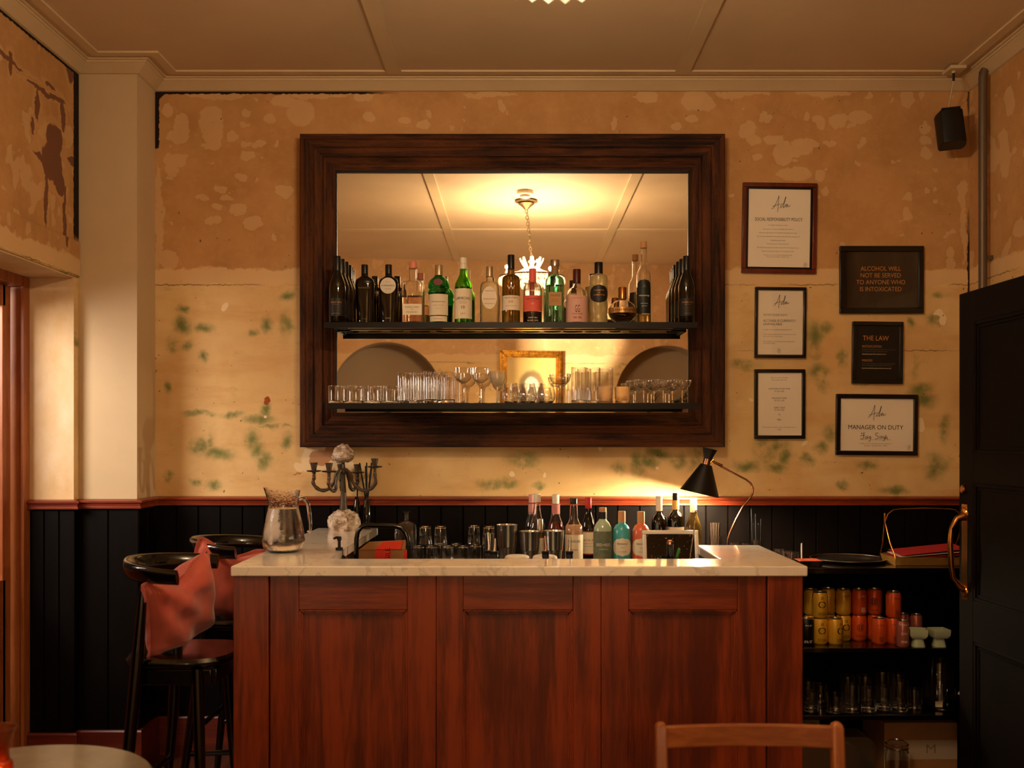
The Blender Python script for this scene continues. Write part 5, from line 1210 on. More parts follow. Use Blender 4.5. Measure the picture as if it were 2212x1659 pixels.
PT = [(0,0),(.78,0),(.84,.02),(.88,.30),(.94,.50),(1.0,.52),(1.0,.555),(.93,.575),(.93,.60),(1,.62),(.97,.68),(.84,.74),(.52,.79),(.36,.82),(.35,.90)]
bottle('gin_bottle', 'green shaker-shaped gin bottle with red seal and white label on the upper shelf', 'bottle', 948, YB1, ZU, 47, 573, PT, M['glass_dgrn'], neck=.84, capr=.37, capm=silvercap, hollow=True,
    labels=[lab(.135, .49, .74, M['paperlabel'], [('Tanqueray', .36, .70, .009, INK), ('LONDON DRY GIN', .30, .5, .0028, INK), ('IMPORTED', .25, .3, .0022, M['ink_g'])], r=.93), lab(.03, .12, .70, M['paperlabel'], [('Tanqueray', .075, .45, .006, redink)], r=.87), lab(.635, .745, .42, mat('red_wax', '6a1414', .35), flat=True, round_=True, r=.98, name='wax_seal')])
bottle('whisky_bottle', 'bright green whisky bottle with white cap and large white label marked 10', 'bottle', 1001, YB1, ZU, 38, 557, [(0,0),(.92,0),(1,.02),(1,.54),(.94,.61),(.66,.68),(.44,.75),(.38,.84),(.36,.9)], M['glass_grn'], neck=.83, capr=.39, capm=whitecap, hollow=True, liquid=(clearl, .55),
    labels=[lab(.07, .52, .86, M['paperlabel'], [('LAPHROAIG', .375, .92, .0125, INK), ('ISLAY SINGLE MALT', .325, .5, .003, INK), ('SCOTCH WHISKY', .30, .4, .003, INK), ('10', .24, .20, .014, INK), ('1815', .145, .26, .005, INK)]), lab(.88, .93, .8, None, [('EST 1815', .905, .3, .003, redink)], r=.40)])
PM = [(0,0),(.92,0),(1,.02),(1,.60),(.94,.68),(.78,.72),(.42,.735),(.33,.76),(.33,.80),(.40,.81),(.33,.82),(.33,.9)]
mz = mat('cut_pattern_glass', 'e8dcc0', .05, trans=.95, ior=1.45, bump=1.0, bscale=120)
bottle('liqueur_bottle', 'diamond-cut clear liqueur bottle with an oval white label on the upper shelf', 'bottle', 1057.5, YB1, ZU, 41, 576, PM, mz, neck=.84, capr=.36, capm=silvercap, n=4, sy=.8, hollow=True,
    labels=[lab(.25, .64, .78, M['paperlabel'], [('MARASKA', .56, .5, .006, redink), ('MARASCHINO', .42, .64, .006, redink), ('ORIGINALE', .34, .5, .004, INK)], flat=True, round_=True, r=1.01)])
bottle('port_bottle', 'dark brown port bottle with a cream label reading 10 on the upper shelf', 'bottle', 1104, YB1, ZU, 39, 551, [(0,0),(.94,0),(1,.02),(1,.62),(.95,.67),(.72,.70),(.46,.715),(.40,.76),(.36,.90)], M['glass_olive'], neck=.80, capr=.385, capm=blkcap,
    labels=[lab(.19, .40, .9, M['paperlabel'], [("TAYLOR'S", .365, .80, .0075, INK), ('10', .31, .24, .011, redink), ('YEAR OLD TAWNY PORT', .25, .68, .003, INK)]), lab(.46, .57, .5, None, [('W', .515, .45, .018, M['paper'])])])
bottle('gin_bottle', 'gin bottle with coral-red label and coral neck on the upper shelf', 'bottle', 1150.5, YB1, ZU, 40, 581, [(0,0),(.92,0),(1,.02),(1,.62),(.94,.68),(.74,.73),(.42,.755),(.38,.78),(.37,.9)], M['glass'], neck=.76, capr=.385, capm=pinklab, hollow=True, liquid=(darkl, .22),
    labels=[lab(.22, .50, .92, pinklab, [('HAYMANS', .44, .72, .008, INK), ('LONDON', .40, .36, .003, INK), ('*', .35, .1, .008, WHT)]), lab(.5, .6, .8, None, [('HAYMANS', .585, .6, .008, M['paper']), ('SINCE 1863', .10, .5, .006, M['paper']), ('SLOE GIN', .05, .6, .006, M['paper'])])])
bottle('liqueur_bottle', 'turquoise fluted liqueur bottle with square tan label on the upper shelf', 'bottle', 1198.5, YB1, ZU, 41, 562, [(0,0),(.96,0),(1,.02),(1,.62),(.95,.69),(.80,.73),(.48,.755),(.40,.77),(.37,.92)], M['glass_teal'], neck=.92, capr=.50, capm=M['steel'], hollow=True, liquid=(clearl, .6),
    labels=[lab(.27, .48, .66, mat('tan_label', 'b08048', .6), [('ITALICUS', .43, .50, .0085, INK), ('ROSOLIO DI', .37, .34, .003, INK), ('BERGAMOTTO', .34, .42, .003, INK)], flat=True), lab(.77, .91, .99, mat('tan_neck', '8a6a3e', .6), r=.395, name='neck_label')])
bottle('vermouth_bottle', 'clear bottle with dark red wax neck and pink grape label on the upper shelf', 'bottle', 1246, YB1, ZU, 47, 582, [(0,0),(.95,0),(1,.02),(1,.50),(.94,.58),(.70,.64),(.42,.685),(.37,.72),(.35,.9)], M['glass'], neck=.76, capr=.36, capm=dkred, hollow=True, liquid=(clearl, .45),
    labels=[lab(.02, .50, .90, mat('pale_pink_label', 'd8a898', .6), [('LIQUEUR', .45, .40, .005, redink), ('GG', .26, .22, .034, mat('grape_ink', '5a2a3c', .6)), ('Limonada', .17, .50, .006, INK), ('ss', .10, .4, .008, redink)])])
PC = [(0,0),(.94,0),(1.0,.03),(.98,.10),(.91,.155),(.97,.20),(1,.28),(.97,.36),(.91,.385),(.97,.43),(1,.50),(.97,.60),(.91,.62),(.97,.66),(1,.72),(.96,.775),(.80,.79),(.46,.80),(.40,.815),(.40,.83)]
bottle('liqueur_bottle', 'bamboo-shaped frosted gold bottle with black cap and oval black label', 'bottle', 1293, YB1, ZU, 40, 567, PC, M['glass_frost'], neck=.83, capr=.46, capm=blkcap,
    labels=[lab(.33, .62, .72, blklab, [('DOMAINE', .53, .56, .0055, GOLD), ('DE', .495, .10, .003, GOLD), ('CANTON', .455, .62, .0075, GOLD)], round_=True, r=1.0, off=.0015)])
sp = [(0,0),(.42,0)]+[(math.sin(PI*(.14+.80*i/14)), .33-.33*math.cos(PI*(.14+.80*i/14))) for i in range(15)]+[(.25,.68),(.25,.9)]
bottle('liqueur_bottle', 'round ball-shaped bottle of dark liqueur with tall gold cap on the upper shelf', 'bottle', 1344.5, YB1-.01, ZU, 61, 621, sp, M['glass'], neck=.70, capr=.30, capm=mat('copper_gold_cap', 'b07840', .25, metal=.9), hollow=True, liquid=(darkl, .28), seg=40,
    labels=[lab(.27, .42, .95, mat('gold_band', 'b88c50', .35, metal=.7), [('CHAMBORD', .345, .85, .0095, INK)], r=1.0, off=.0008, name='gold_band'), ])
bottle('vodka_bottle', 'tallest clear bottle with long neck, cork and arched black label on the upper shelf', 'bottle', 1390, YB1, ZU, 31, 522, [(0,0),(.94,0),(1,.02),(1,.58),(.94,.62),(.72,.66),(.52,.69),(.47,.73),(.46,.93)], M['glass'], neck=.93, capr=.47, capm=cork, hollow=True, liquid=(mat('gold_leaf_liquid', 'd8b050', .2, trans=.8, ior=1.34), .11),
    labels=[lab(.12, .44, .80, mat('dark_green_label', '0e1a14', .5), [('Hapsburg', .335, .82, .009, WHT), ('SUPER DELUXE', .24, .5, .0035, WHT), ('ABSINTHE', .21, .4, .0035, WHT)]), lab(.40, .53, .70, mat('dark_green_label2', '0e1a14', .5), round_=True, name='label_arch'), lab(.4, .5, .5, None, [('A', .45, .26, .014, M['ink_g'])])])
# ================================================================== GLASSWARE on the lower shelf
ZG = ZS2+.0002
def gl(name, label, prof_, loc, group, th=.0016, base=.008, seg=28, n=2.0, m=None):
    # one thin wall over a solid glass foot
    if m is None:
        k0 = next(i for i, p in enumerate(prof_) if p[1] > base*.6); r_ = prof_[k0-1][0]
        rb_ = r_+(prof_[k0][0]-r_)*max(0, base-prof_[k0-1][1])/max(1e-6, prof_[k0][1]-prof_[k0-1][1])
        foot = [p for p in prof_ if p[1] < base]+[(rb_, base), (rb_*.9, base-.001), (rb_*.6, base*.75), (0, base*.7)]
        wall = [(rb_, base)]+[p for p in prof_ if p[1] > base]; top_ = wall[-1]
        wall += [(top_[0]-.0002, top_[1]+.0006), (top_[0]-th, top_[1]+.0006), (top_[0]-th, top_[1]-.003)]
        t = thing(name, label, 'glass', loc, 0, group)
        MB().lathe(wall, seg=seg).build('glass_wall', M['thin'], t, smooth=50); MB().lathe(foot, seg=seg).build('glass_base', M['glass'], t, smooth=50)
        return t
    inn = [(max(r-th, .001), z) for r, z in prof_ if z > base and r > .004]
    pr = prof_+[(inn[-1][0], prof_[-1][1])]+inn[::-1][1:]+[(inn[0][0], base), (0, base)]
    o = MB().lathe(pr, seg=seg).build(name, m, None, smooth=50); o.location = loc
    return tag(o, label, 'glass', group)
def cp(o, loc, label, rz=0):
    return dup(o, loc, rz, label)
def ripple(o, k, amp, z0=0, z1=9):
    if o.type == 'EMPTY':
        for c in kids(o): ripple(c, k, amp, z0, z1)
        return o
    for v_ in o.data.vertices:
        if z0 < v_.co.z < z1:
            a = math.atan2(v_.co.y, v_.co.x); r_ = math.hypot(v_.co.x, v_.co.y); f_ = 1+amp*math.cos(k*a); v_.co.x *= f_; v_.co.y *= f_
    return o
ordw = ['first', 'second', 'third', 'fourth', 'fifth', 'sixth', 'seventh']
YG = 4.69
# tumblers
tp = [(0, 0), (.0365, 0), (.0385, .003), (.0385, .0805)]
T0 = None
for r_, (yy, xs) in enumerate(((YG, (727, 767, 806, 846, 884)), (YG+.08, (741, 780, 818)))):
    for i, px_ in enumerate(xs):
        l_ = ('%s clear tumbler from the left in the %s row of the lower mirror shelf' % (ordw[i], ('front', 'back')[r_]))
        loc = (X_(px_, yy), yy, ZG)
        if T0 is None: T0 = ripple(gl('tumbler', l_, tp, loc, 'clear tumblers at the left of the lower shelf', base=.012, seg=72), 12, .016, .010)
        else: cp(T0, loc, l_)
# highballs, fluted
hp = [(0, 0), (.029, 0), (.031, .004), (.031, .05), (.031, .10), (.0325, .1455)]
T0 = None
for r_, (yy, xs) in enumerate(((YG+.075, (874, 907, 940)), (YG+.0, (926, 968)), (YG+.14, (884, 917, 950)))):
    for i, px_ in enumerate(xs):
        l_ = '%s highball glass from the left in the %s row, left half of the lower shelf' % (ordw[i], ('middle', 'front', 'back')[r_])
        loc = (X_(px_, yy), yy, ZG)
        if r_ == 1 and i == 0: loc = (X_(930, yy), yy, ZG)
        if T0 is None: T0 = ripple(gl('highball_glass', l_, hp, loc, 'fluted highball glasses left of the goblets', base=.018, seg=72), 12, .02, .012)
        else: cp(T0, loc, l_)
# stemmed glasses with parts
def stem_glass(name, label, loc, H_, rb_, bowl, stem_r, foot_r, group, m=None, flute=0):
    t = thing(name, label, 'glass', loc, 0, group); zb_ = bowl[0][1]; m = m or M['thin']
    inn = [(max(r-.0015, 0), z+.0) for r, z in bowl[1:]]
    o = MB().lathe(bowl+([(inn[-1][0], bowl[-1][1])]+inn[::-1][1:]+[(0, zb_+.004)] if m is not M['thin'] else [(inn[-1][0], bowl[-1][1]+.0006), (inn[-1][0], bowl[-1][1]-.004)]), seg=48 if flute else 28).build('bowl', m, t, smooth=50)
    m = M['glass'] if m is M['thin'] else m
    if flute: ripple(o, flute, .02, zb_, bowl[-1][1]-.012)
    MB().lathe([(0, .004), (stem_r*1.8, .004), (stem_r, .012), (stem_r*.85, zb_*.5), (stem_r*1.1, zb_*.85), (stem_r*1.5, zb_-.0002), (0, zb_-.0002)], seg=8 if flute else 16).build('stem', m, t, smooth=20 if flute else 50)
    MB().lathe([(0, 0), (foot_r, 0), (foot_r, .0015), (stem_r*2, .0038), (0, .0038)], seg=28).build('foot', m, t, smooth=50)
    return t
bw1 = [(0, .095), (.012, .097), (.028, .108), (.037, .122), (.039, .135), (.039, .155), (.0395, .170)]
g0 = stem_glass('cut_goblet', 'left cut-crystal goblet with a thick faceted stem on the lower shelf', (X_(1001, YG), YG, ZG), .17, .04, [(r, z*.96) for r, z in bw1], .006, .033, 'cut crystal goblets on the lower shelf', flute=10)
dup(g0, (X_(1038, YG), YG, ZG), .2, 'second cut-crystal goblet from the left on the lower shelf, beside the ribbed one')
bw2 = [(0, .075), (.008, .076), (.020, .083), (.031, .098), (.036, .118), (.0375, .145), (.038, .1465)]
ribm = mat('ribbed_glass', 'f4ecd8', .12, trans=.8, ior=1.4)
stem_glass('ribbed_goblet', 'frosty finely ribbed wine goblet on the lower shelf, right of the cut goblets', (X_(1074.5, YG), YG, ZG), .147, .04, bw2, .004, .032, 'ribbed goblets on the lower shelf', m=ribm)
# rounded stemless
rp_ = [(0, 0), (.022, 0), (.030, .004), (.038, .022), (.0395, .04), (.036, .062), (.031, .082), (.0305, .092)]; T0 = None
for i, (px_, dy) in enumerate(((1103, 0), (1141, 0), (1181, 0), (1119, .09), (1158, .09))):
    l_ = ['left round-bellied stemless glass near the middle of the lower shelf, front', 'middle round-bellied stemless glass on the lower shelf, front', 'right round-bellied stemless glass below the stacked coupe, front', 'left rear round-bellied stemless glass near the mirror', 'right rear round-bellied stemless glass near the mirror'][i]
    loc = (X_(px_, YG+dy), YG+dy, ZG)
    if T0 is None: T0 = ripple(gl('stemless_glass', l_, rp_, loc, 'round stemless glasses on the lower shelf', base=.009, seg=48), 10, .02, .01, .075)
    else: cp(T0, loc, l_)
cpb = [(0, .088), (.006, .0885), (.030, .094), (.044, .108), (.050, .128), (.0505, .1385)]
stem_glass('coupe_glass', 'large coupe glass standing taller than its neighbours, left of the tall ribbed highballs', (X_(1210, YG+.085), YG+.085, ZG), .14, .05, cpb, .0045, .034, 'large coupes on the lower shelf', flute=14)
hp2 = [(0, 0), (.031, 0), (.033, .004), (.033, .1655)]; T0 = None
for i, (px_, dy) in enumerate(((1250, .0), (1281, .03), (1309, .075), (1262, .12))):
    l_ = ['front left tall ribbed highball glass on the right half of the lower shelf', 'middle tall ribbed highball glass on the right half of the lower shelf', 'right plain tall highball glass on the right half of the lower shelf', 'rear tall ribbed highball glass near the mirror, right half of the lower shelf'][i]
    loc = (X_(px_, YG+dy), YG+dy, ZG)
    if T0 is None: T0 = ripple(gl('highball_glass', l_, hp2, loc, 'tall ribbed highball glasses right of centre', base=.014, seg=96), 16, .02, .008)
    else: cp(T0, loc, l_)
ct = [(0, 0), (.033, 0), (.0355, .004), (.0375, .0755)]; T0 = None
cutm = mat('cut_tumbler_glass', 'fff4e0', .02, trans=1, ior=1.45, bump=1.0, bscale=130)
for i, (px_, dy) in enumerate(((1306, -.01), (1345, 0))):
    l_ = ['left cut-pattern tumbler in front of the tall highballs on the lower shelf', 'right cut-pattern tumbler beside the small coupes on the lower shelf', 'rear cut-pattern tumbler behind the front two on the lower shelf'][i]
    loc = (X_(px_, YG+dy), YG+dy, ZG)
    if T0 is None: T0 = gl('cut_tumbler', l_, ct, loc, 'cut-pattern tumblers on the lower shelf', base=.01, m=cutm)
    else: cp(T0, loc, l_)
sc = [(0, .060), (.005, .0605), (.026, .067), (.038, .080), (.0445, .098), (.045, .1075)]; T0 = None
for i, (px_, dy) in enumerate(((1390, 0), (1432, -.005), (1473, .0), (1372, .09), (1412, .09), (1452, .09))):
    l_ = ['%s small coupe glass in the front row at the right of the lower shelf', '%s small coupe glass in the back row at the right of the lower shelf'][i > 2] % ['left', 'middle', 'right'][i % 3]
    loc = (X_(px_, YG+dy), YG+dy, ZG)
    if T0 is None: T0 = stem_glass('coupe_glass', l_, loc, .1, .04, sc, .004, .030, 'small coupes at the right of the lower shelf')
    else: dup(T0, loc, 0, l_)
# ================================================================== BACK BENCH: glasses, decanter, tins, bottles
ZB = .9502
ug = [(0, 0), (.031, 0), (.0315, .002), (.029, .05), (.0265, .083), (.024, .087), (0, .088)]
def up(name, label, loc, group):
    pr = [(.0315, 0), (.029, .05), (.0265, .084), (.024, .088), (0, .088), (0, .076), (.0235, .074), (.0275, .05), (.030, 0), (.0315, 0)]
    t = thing(name, label, 'glass', loc, 0, group)
    MB().lathe([(.0305, 0), (.0315, .001), (.029, .05), (.0268, .078)], seg=28).build('glass_wall', M['thin'], t, smooth=50)
    MB().lathe([(0, .076), (.0235, .075), (.0268, .078), (.0262, .084), (.024, .088), (0, .088)], seg=28).build('glass_base', M['glass'], t, smooth=50); return t
T0 = None; GU = 'upturned tumblers stacked on the back bench'
tiers = [(904, 4.66, 0), (933, 4.66, 0), (968, 4.66, 0), (1000, 4.66, 0), (1027, 4.70, 0), (1056, 4.66, 0), (919, 4.66, 1), (951.5, 4.66, 1), (1024, 4.70, 1), (1056, 4.66, 1), (950, 4.76, 0), (985, 4.76, 0)]
lb_ = ['first upturned tumbler from the left in the bottom row', 'second upturned tumbler from the left in the bottom row', 'third upturned tumbler from the left in the bottom row', 'fourth upturned tumbler from the left in the bottom row', 'fifth upturned tumbler in the bottom row, under a stacked one', 'sixth upturned tumbler in the bottom row, beside the tallest steel tin',
       'left upturned tumbler stacked on the bottom row, next to the decanter', 'second upturned tumbler from the left stacked on the bottom row', 'third stacked upturned tumbler, near the steel tins', 'fourth stacked upturned tumbler, half behind the tallest steel tin', 'left rear upturned tumbler behind the bottom row', 'right rear upturned tumbler behind the bottom row']
for (px_, yy, k), l_ in zip(tiers, lb_):
    xw = X_(px_, yy)
    if k and px_ in (919, 951.5): xw = X_({919: 904, 951.5: 951.5}[px_], yy)
    loc = (X_(px_, yy), yy, ZB+.0885*k)
    l_ += ' on the back bench'
    if T0 is None: T0 = up('tumbler', l_, loc, GU)
    else: cp(T0, loc, l_)
# shift: give the two stacked at left real support (they bridge two glasses below)
t = thing('decanter', 'square cut-glass decanter with flared neck on the back bench behind the cardboard box', 'decanter', (X_(878, 4.78), 4.79, ZB)); k = 25/F*4.79; zt_ = Z_(1105, 4.79)-ZB
MB().lathe([(0, 0), (k, 0), (k*1.03, .006), (k*1.0, zt_-.075), (k*.85, zt_-.055), (.013, zt_-.045), (.012, zt_-.012), (.021, zt_), (.019, zt_), (.010, zt_-.012), (.011, zt_-.045), (k*.8, zt_-.058), (k*.92, zt_-.08), (k*.94, .012), (0, .012)], seg=40, n=5).build('decanter_body', mat('decanter_glass', 'ffffff', .02, trans=1, bump=.4, bscale=60), t, smooth=30)
# shaker tins
M['tin'] = mat('satin_tin_steel', 'e0d8cc', .24, metal=1)
def tin(px_, Y, top, wpx, label):
    H_ = Z_(top, Y)-ZB; r_ = wpx/2/F*Y; t = thing('shaker_tin', label, 'shaker', (X_(px_, Y), Y, ZB), 0, 'polished steel cocktail tins on the back bench')
    MB().lathe([(0, 0), (r_*.62, 0), (r_*.66, .006), (r_*.80, H_*.5), (r_*.83, H_*.52), (r_*.86, H_*.53), (r_*.985, H_-.004), (r_, H_-.002), (r_, H_), (r_*.96, H_), (r_*.8, H_*.5), (r_*.62, .01), (0, .01)], seg=44).build('tin_body', M['tin'], t, smooth=30)
    return t
tin(1095.5, 4.42, 1133, 46, 'tallest polished steel cocktail tin, leftmost of the three')
tin(1144.5, 4.42, 1147, 46, 'middle polished steel cocktail tin of the three')
tin(1196, 4.42, 1146, 46, 'right polished steel cocktail tin, in front of the red syrup bottle')
t = thing('jigger_cup', 'small steel cup half hidden left of the tallest tin', 'cup', (X_(1057, 4.36), 4.36, ZB)); 
MB().lathe([(0, 0), (.018, 0), (.022, Z_(1152, 4.36)-ZB), (.020, Z_(1152, 4.36)-ZB), (.016, .004), (0, .004)], seg=28).build('cup_body', M['steel'], t)
# bottles on the bench
BG = 'bottles standing on the back bench'
PK = [(0,0),(.94,0),(1,.02),(1,.42),(1.02,.44),(.98,.52),(.80,.60),(.55,.68),(.42,.78),(.38,.84),(.37,.9)]
bottle('syrup_bottle', 'clear bottle of amber syrup with white cap behind the middle steel tin', 'bottle', 1160, 4.70, ZB, 37, 1066, PK, M['glass'], neck=.89, capr=.42, capm=whitecap, group=BG, hollow=True, liquid=(amberl, .46), labels=[lab(.30, .34, .9, M['gold'])])
bottle('syrup_bottle', 'clear bottle with pink-and-white neck label, behind the amber syrup bottle', 'bottle', 1149, 4.84, ZB, 34, 1068, PK, M['glass'], neck=.89, capr=.42, capm=mat('pink_white_cap', 'd8a098', .5), group=BG, hollow=True, labels=[lab(.70, .86, .95, mat('pink_neck_label', 'c88c80', .6), r=.46, name='neck_label')])
bottle('syrup_bottle', 'bottle of bright red syrup with pink neck label and white cap', 'bottle', 1200.5, 4.68, ZB, 37, 1068, PK, M['glass'], neck=.88, capr=.42, capm=whitecap, group=BG, hollow=True, liquid=(redl, .60), labels=[lab(.72, .86, .95, mat('pink_neck_label2', 'c87c74', .6), r=.48, name='neck_label')])
bottle('bitters_bottle', 'small bottle with ridged silver cap between the middle and right steel tins', 'bottle', 1166, 4.52, ZB, 24, 1121, PB, M['glass_olive'], neck=.74, capr=.62, capm=M['steel_b'], group=BG, labels=[lab(.1, .62, .9, M['paperlabel'])])
bottle('juice_bottle', 'bottle of cloudy peach juice with black cap and spiral neck behind the bar', 'bottle', 1239.5, 4.50, ZB, 40, 1076, [(0,0),(.94,0),(1,.02),(1,.53),(.94,.60),(.60,.66),(.47,.72),(.42,.86),(.38,.92)], M['glass'], neck=.93, capr=.40, capm=blkcap, group=BG, hollow=True, liquid=(juice, .62),
    labels=[lab(.02, .49, .8, M['paperlabel'], [('POGUES', .40, .7, .010, INK), ('IRISH', .28, .4, .008, redink)])])
bottle('vermouth_bottle', 'dark vermouth bottle with red cap and red-bordered cream label', 'bottle', 1271, 4.62, ZB, 33, 1074, PW, M['glass_wine'], neck=.85, capr=.44, capm=redcap, group=BG,
    labels=[lab(.17, .51, .92, redink, []), lab(.185, .495, .84, M['paperlabel'], [('DOLIN', .38, .90, .010, redink), ('VERMOUTH', .33, .6, .004, redink), ('DE CHAMBERY', .29, .6, .003, INK)], off=.0012)])
bottle('gin_bottle', 'pale green gin bottle with dark floral label and wooden stopper behind the bar', 'bottle', 1302, 4.44, ZB, 41, 1096, [(0,0),(.95,0),(1,.02),(1,.58),(.93,.68),(.66,.76),(.42,.80),(.38,.83),(.38,.95)], mat('pale_green_glass', 'e0ecd4', .12, trans=.6, ior=1.45), neck=.93, capr=.40, capm=cork, group=BG, hollow=True,
    labels=[lab(.06, .63, .92, mat('slate_floral_label', '5c6a5e', .6, color2='7a7a58', vscale=60), [('REID+REID', .42, .80, .012, WHT), ('NATIVE GIN', .35, .5, .004, WHT)]), lab(.82, .93, .9, blklab, r=.41, name='neck_label')])
PU = [(0,0),(.96,0),(1,.02),(1,.60),(.93,.70),(.68,.765),(.43,.79),(.41,.80),(.41,.9)]
blue = mat('turquoise_ceramic', '3aa0b8', .25, color2='4ab0a4', vscale=40, coat=.4); coralm = mat('coral_ceramic', 'dc5a48', .25, color2='e0784c', vscale=40, coat=.4)
bottle('gin_bottle', 'opaque turquoise gin bottle with wooden stopper and oval cream label', 'bottle', 1343, 4.44, ZB, 38.5, 1104, PU, blue, neck=.83, capr=.42, capm=cork, group=BG, labels=[lab(.25, .56, .82, M['paperlabel'], [('PEDRINO', .46, .62, .007, INK), ('GIN', .40, .2, .004, M['ink_g']), ('CLASSIC', .33, .5, .004, M['ink_g'])], round_=True)])
bottle('gin_bottle', 'opaque coral-red gin bottle with wooden stopper, left of the silver-framed panel', 'bottle', 1384.5, 4.44, ZB, 38.5, 1105, PU, coralm, neck=.83, capr=.42, capm=cork, group=BG, labels=[lab(.25, .56, .82, M['paperlabel'], [('PEDRINO', .46, .62, .007, INK), ('GIN', .40, .2, .004, M['ink_g']), ('CLASSIC', .33, .5, .004, M['ink_g'])], round_=True)])
bottle('wine_bottle', 'dark bottle with white patterned foil neck behind the silver-framed panel', 'bottle', 1424, 4.64, ZB, 33, 1072, PB, M['glass_wine'], neck=.80, capr=.44, capm=M['paper'], group=BG, labels=[lab(.30, .48, .86, M['paperlabel'], [('AMARO', .44, .8, .008, INK)])])
bottle('sherry_bottle', 'dark bottle with cream neck band and white label, under the lamp shade', 'bottle', 1459.5, 4.66, ZB, 36, 1065, PB, M['glass_wine'], neck=.90, capr=.38, capm=M['steel_blk'], group=BG, labels=[lab(.30, .53, .95, M['paperlabel'], [('FINO', .45, .5, .006, M['ink_g'])]), lab(.77, .90, .99, mat('cream_neck_band', 'd8b060', .5), r=.41, name='neck_band')])
bottle('wine_bottle', 'olive green wine bottle with white foil neck, rightmost of the back bottles', 'bottle', 1498, 4.66, ZB, 34, 1076, PW, M['glass_olive'], neck=.80, capr=.43, capm=M['paper'], group=BG)
# straws in glasses
for i, (px_, Y_, top, n_, m_, la, lb2) in enumerate(((1546, 4.60, 1129, 11, M['steel'], 'clear glass holding a bundle of steel straws, left of the lamp stem', 'steel drinking straw standing in the glass left of the lamp stem'),
                                 (1636, 4.62, 1130, 9, M['blkplastic'], 'clear glass holding black straws, right of the lamp stem', 'black drinking straw standing in the glass right of the lamp stem'))):
    hh = Z_(1158 if i == 0 else 1166, Y_)-ZB; r_ = .028
    o = gl('tumbler', la, [(0, 0), (r_*.86, 0), (r_*.9, .004), (r_, hh)], (X_(px_, Y_), Y_, ZB), 'glasses holding straws')
    s0 = None; rnd = random.Random(i+3)
    for k in range(n_):
        a = 2*PI*k/n_*1.618*n_/2; rr = r_*.62*math.sqrt((k+.5)/n_); hs = Z_(top, Y_)-ZB-.007
        dx, dy = rr*math.cos(a), rr*math.sin(a)
        if s0 is None: s0 = MB().lathe([(.0030, 0), (.0030, hs), (.0022, hs), (.0022, 0)], seg=10).build('drinking_straw', m_, None, smooth=50); o = s0
        else: o = s0.copy(); C.objects.link(o)
        o.location = (X_(px_, Y_)+dx, Y_+dy, ZB+.006); o.rotation_euler = (-dy*2.2, dx*2.2, 0)
        if i and k > 5: o.scale.z = 1.0+.12*(k-5)
        tag(o, lb2, 'straw', ('steel straws in the left straw glass', 'black straws in the right straw glass')[i])
        if i and k > 5: o['label'] = 'tall black stirrer rising above the straws right of the lamp stem'; o['group'] = 'tall stirrers in the right straw glass'
# small glasses peeping over the right of the worktop
T0 = None
for i, (px_, yy, top, zb_) in enumerate(((1587, 4.52, 1172, ZB), (1614, 4.50, 1173, ZB), (1683, 4.50, 1186, .9755), (1700, 4.46, 1190, .9755), (1714, 4.43, 1193, .9755))):
    l_ = ['small glass right behind the lamp stem', 'small glass between the lamp stem and the black straws', 'farthest small tumbler at the right edge of the worktop', 'middle small tumbler at the right edge of the worktop', 'nearest small tumbler at the right edge of the worktop'][i]
    h_ = Z_(top, yy)-zb_
    gl('small_tumbler', l_, [(0, 0), (.019, 0), (.021, .003), (.024, h_)], (X_(px_, yy), yy, zb_), 'small tumblers right of the lamp', base=.008)
# speed-rail bottles with pourers, and white lids
for i, (px_, yy, top, l_) in enumerate(((1055.5, 3.86, 1150, 'left pourer bottle of the close pair behind the front slab'), (1068, 3.78, 1163, 'right pourer bottle of the close pair behind the front slab'), (1178.5, 3.78, 1158, 'pourer bottle in front of the right steel tin'), (1230, 3.78, 1160, 'pourer bottle in front of the peach juice bottle'))):
    t = thing('pourer_bottle', l_, 'bottle', (X_(px_, yy), yy, .781), 0, 'bottles with steel pourers behind the front slab')
    zc = Z_(1192 if i != 0 else 1190, yy)-.781; r_ = .0145; zl = min(zc, .32)
    MB().lathe([(0, 0), (.034, 0), (.036, .006), (.036, .19), (.030, .215), (.0125, .25), (.0125, zc-.0), (0, zc)], seg=26).build('bottle_body', M['glass_wine'], t, smooth=50)
    MB().lathe([(0, zc-.018), (r_, zc-.018), (r_, zc-.014), (r_*.93, zc-.012), (r_*.93, zc-.006), (r_, zc-.004), (r_, zc+.002), (0, zc+.004)], seg=22).build('collar', M['blkplastic'], t)
    zt_ = Z_(top, yy)-.781; MB().tube([(0, 0, zc+.002), (.002, 0, zc+.02), (-.003 if i in (0, 2) else .003, 0, zt_)], [.0065, .0055, .0035], 12).build('pour_spout', M['copper'] if i == 2 else M['steel'], t)
for i, (px_, l_) in enumerate(((1117, 'left white lidded tub behind the front slab'), (1177, 'right white lidded tub behind the front slab'))):
    yy = 3.90; t = thing('lidded_tub', l_, 'tub', (X_(px_, yy), yy, .781), 0, 'white lidded tubs behind the front slab'); r_ = 27/F*yy; zt_ = Z_(1199.5, yy)-.781
    MB().lathe([(0, 0), (r_*.8, 0), (r_*.95, zt_-.022), (0, zt_-.022)], seg=36).build('tub_body', M['paper'], t); MB().lathe([(0, zt_-.022), (r_, zt_-.022), (r_, zt_-.010), (r_*.93, zt_-.003), (r_*.8, zt_), (0, zt_)], seg=36).build('tub_lid', M['paper'], t)
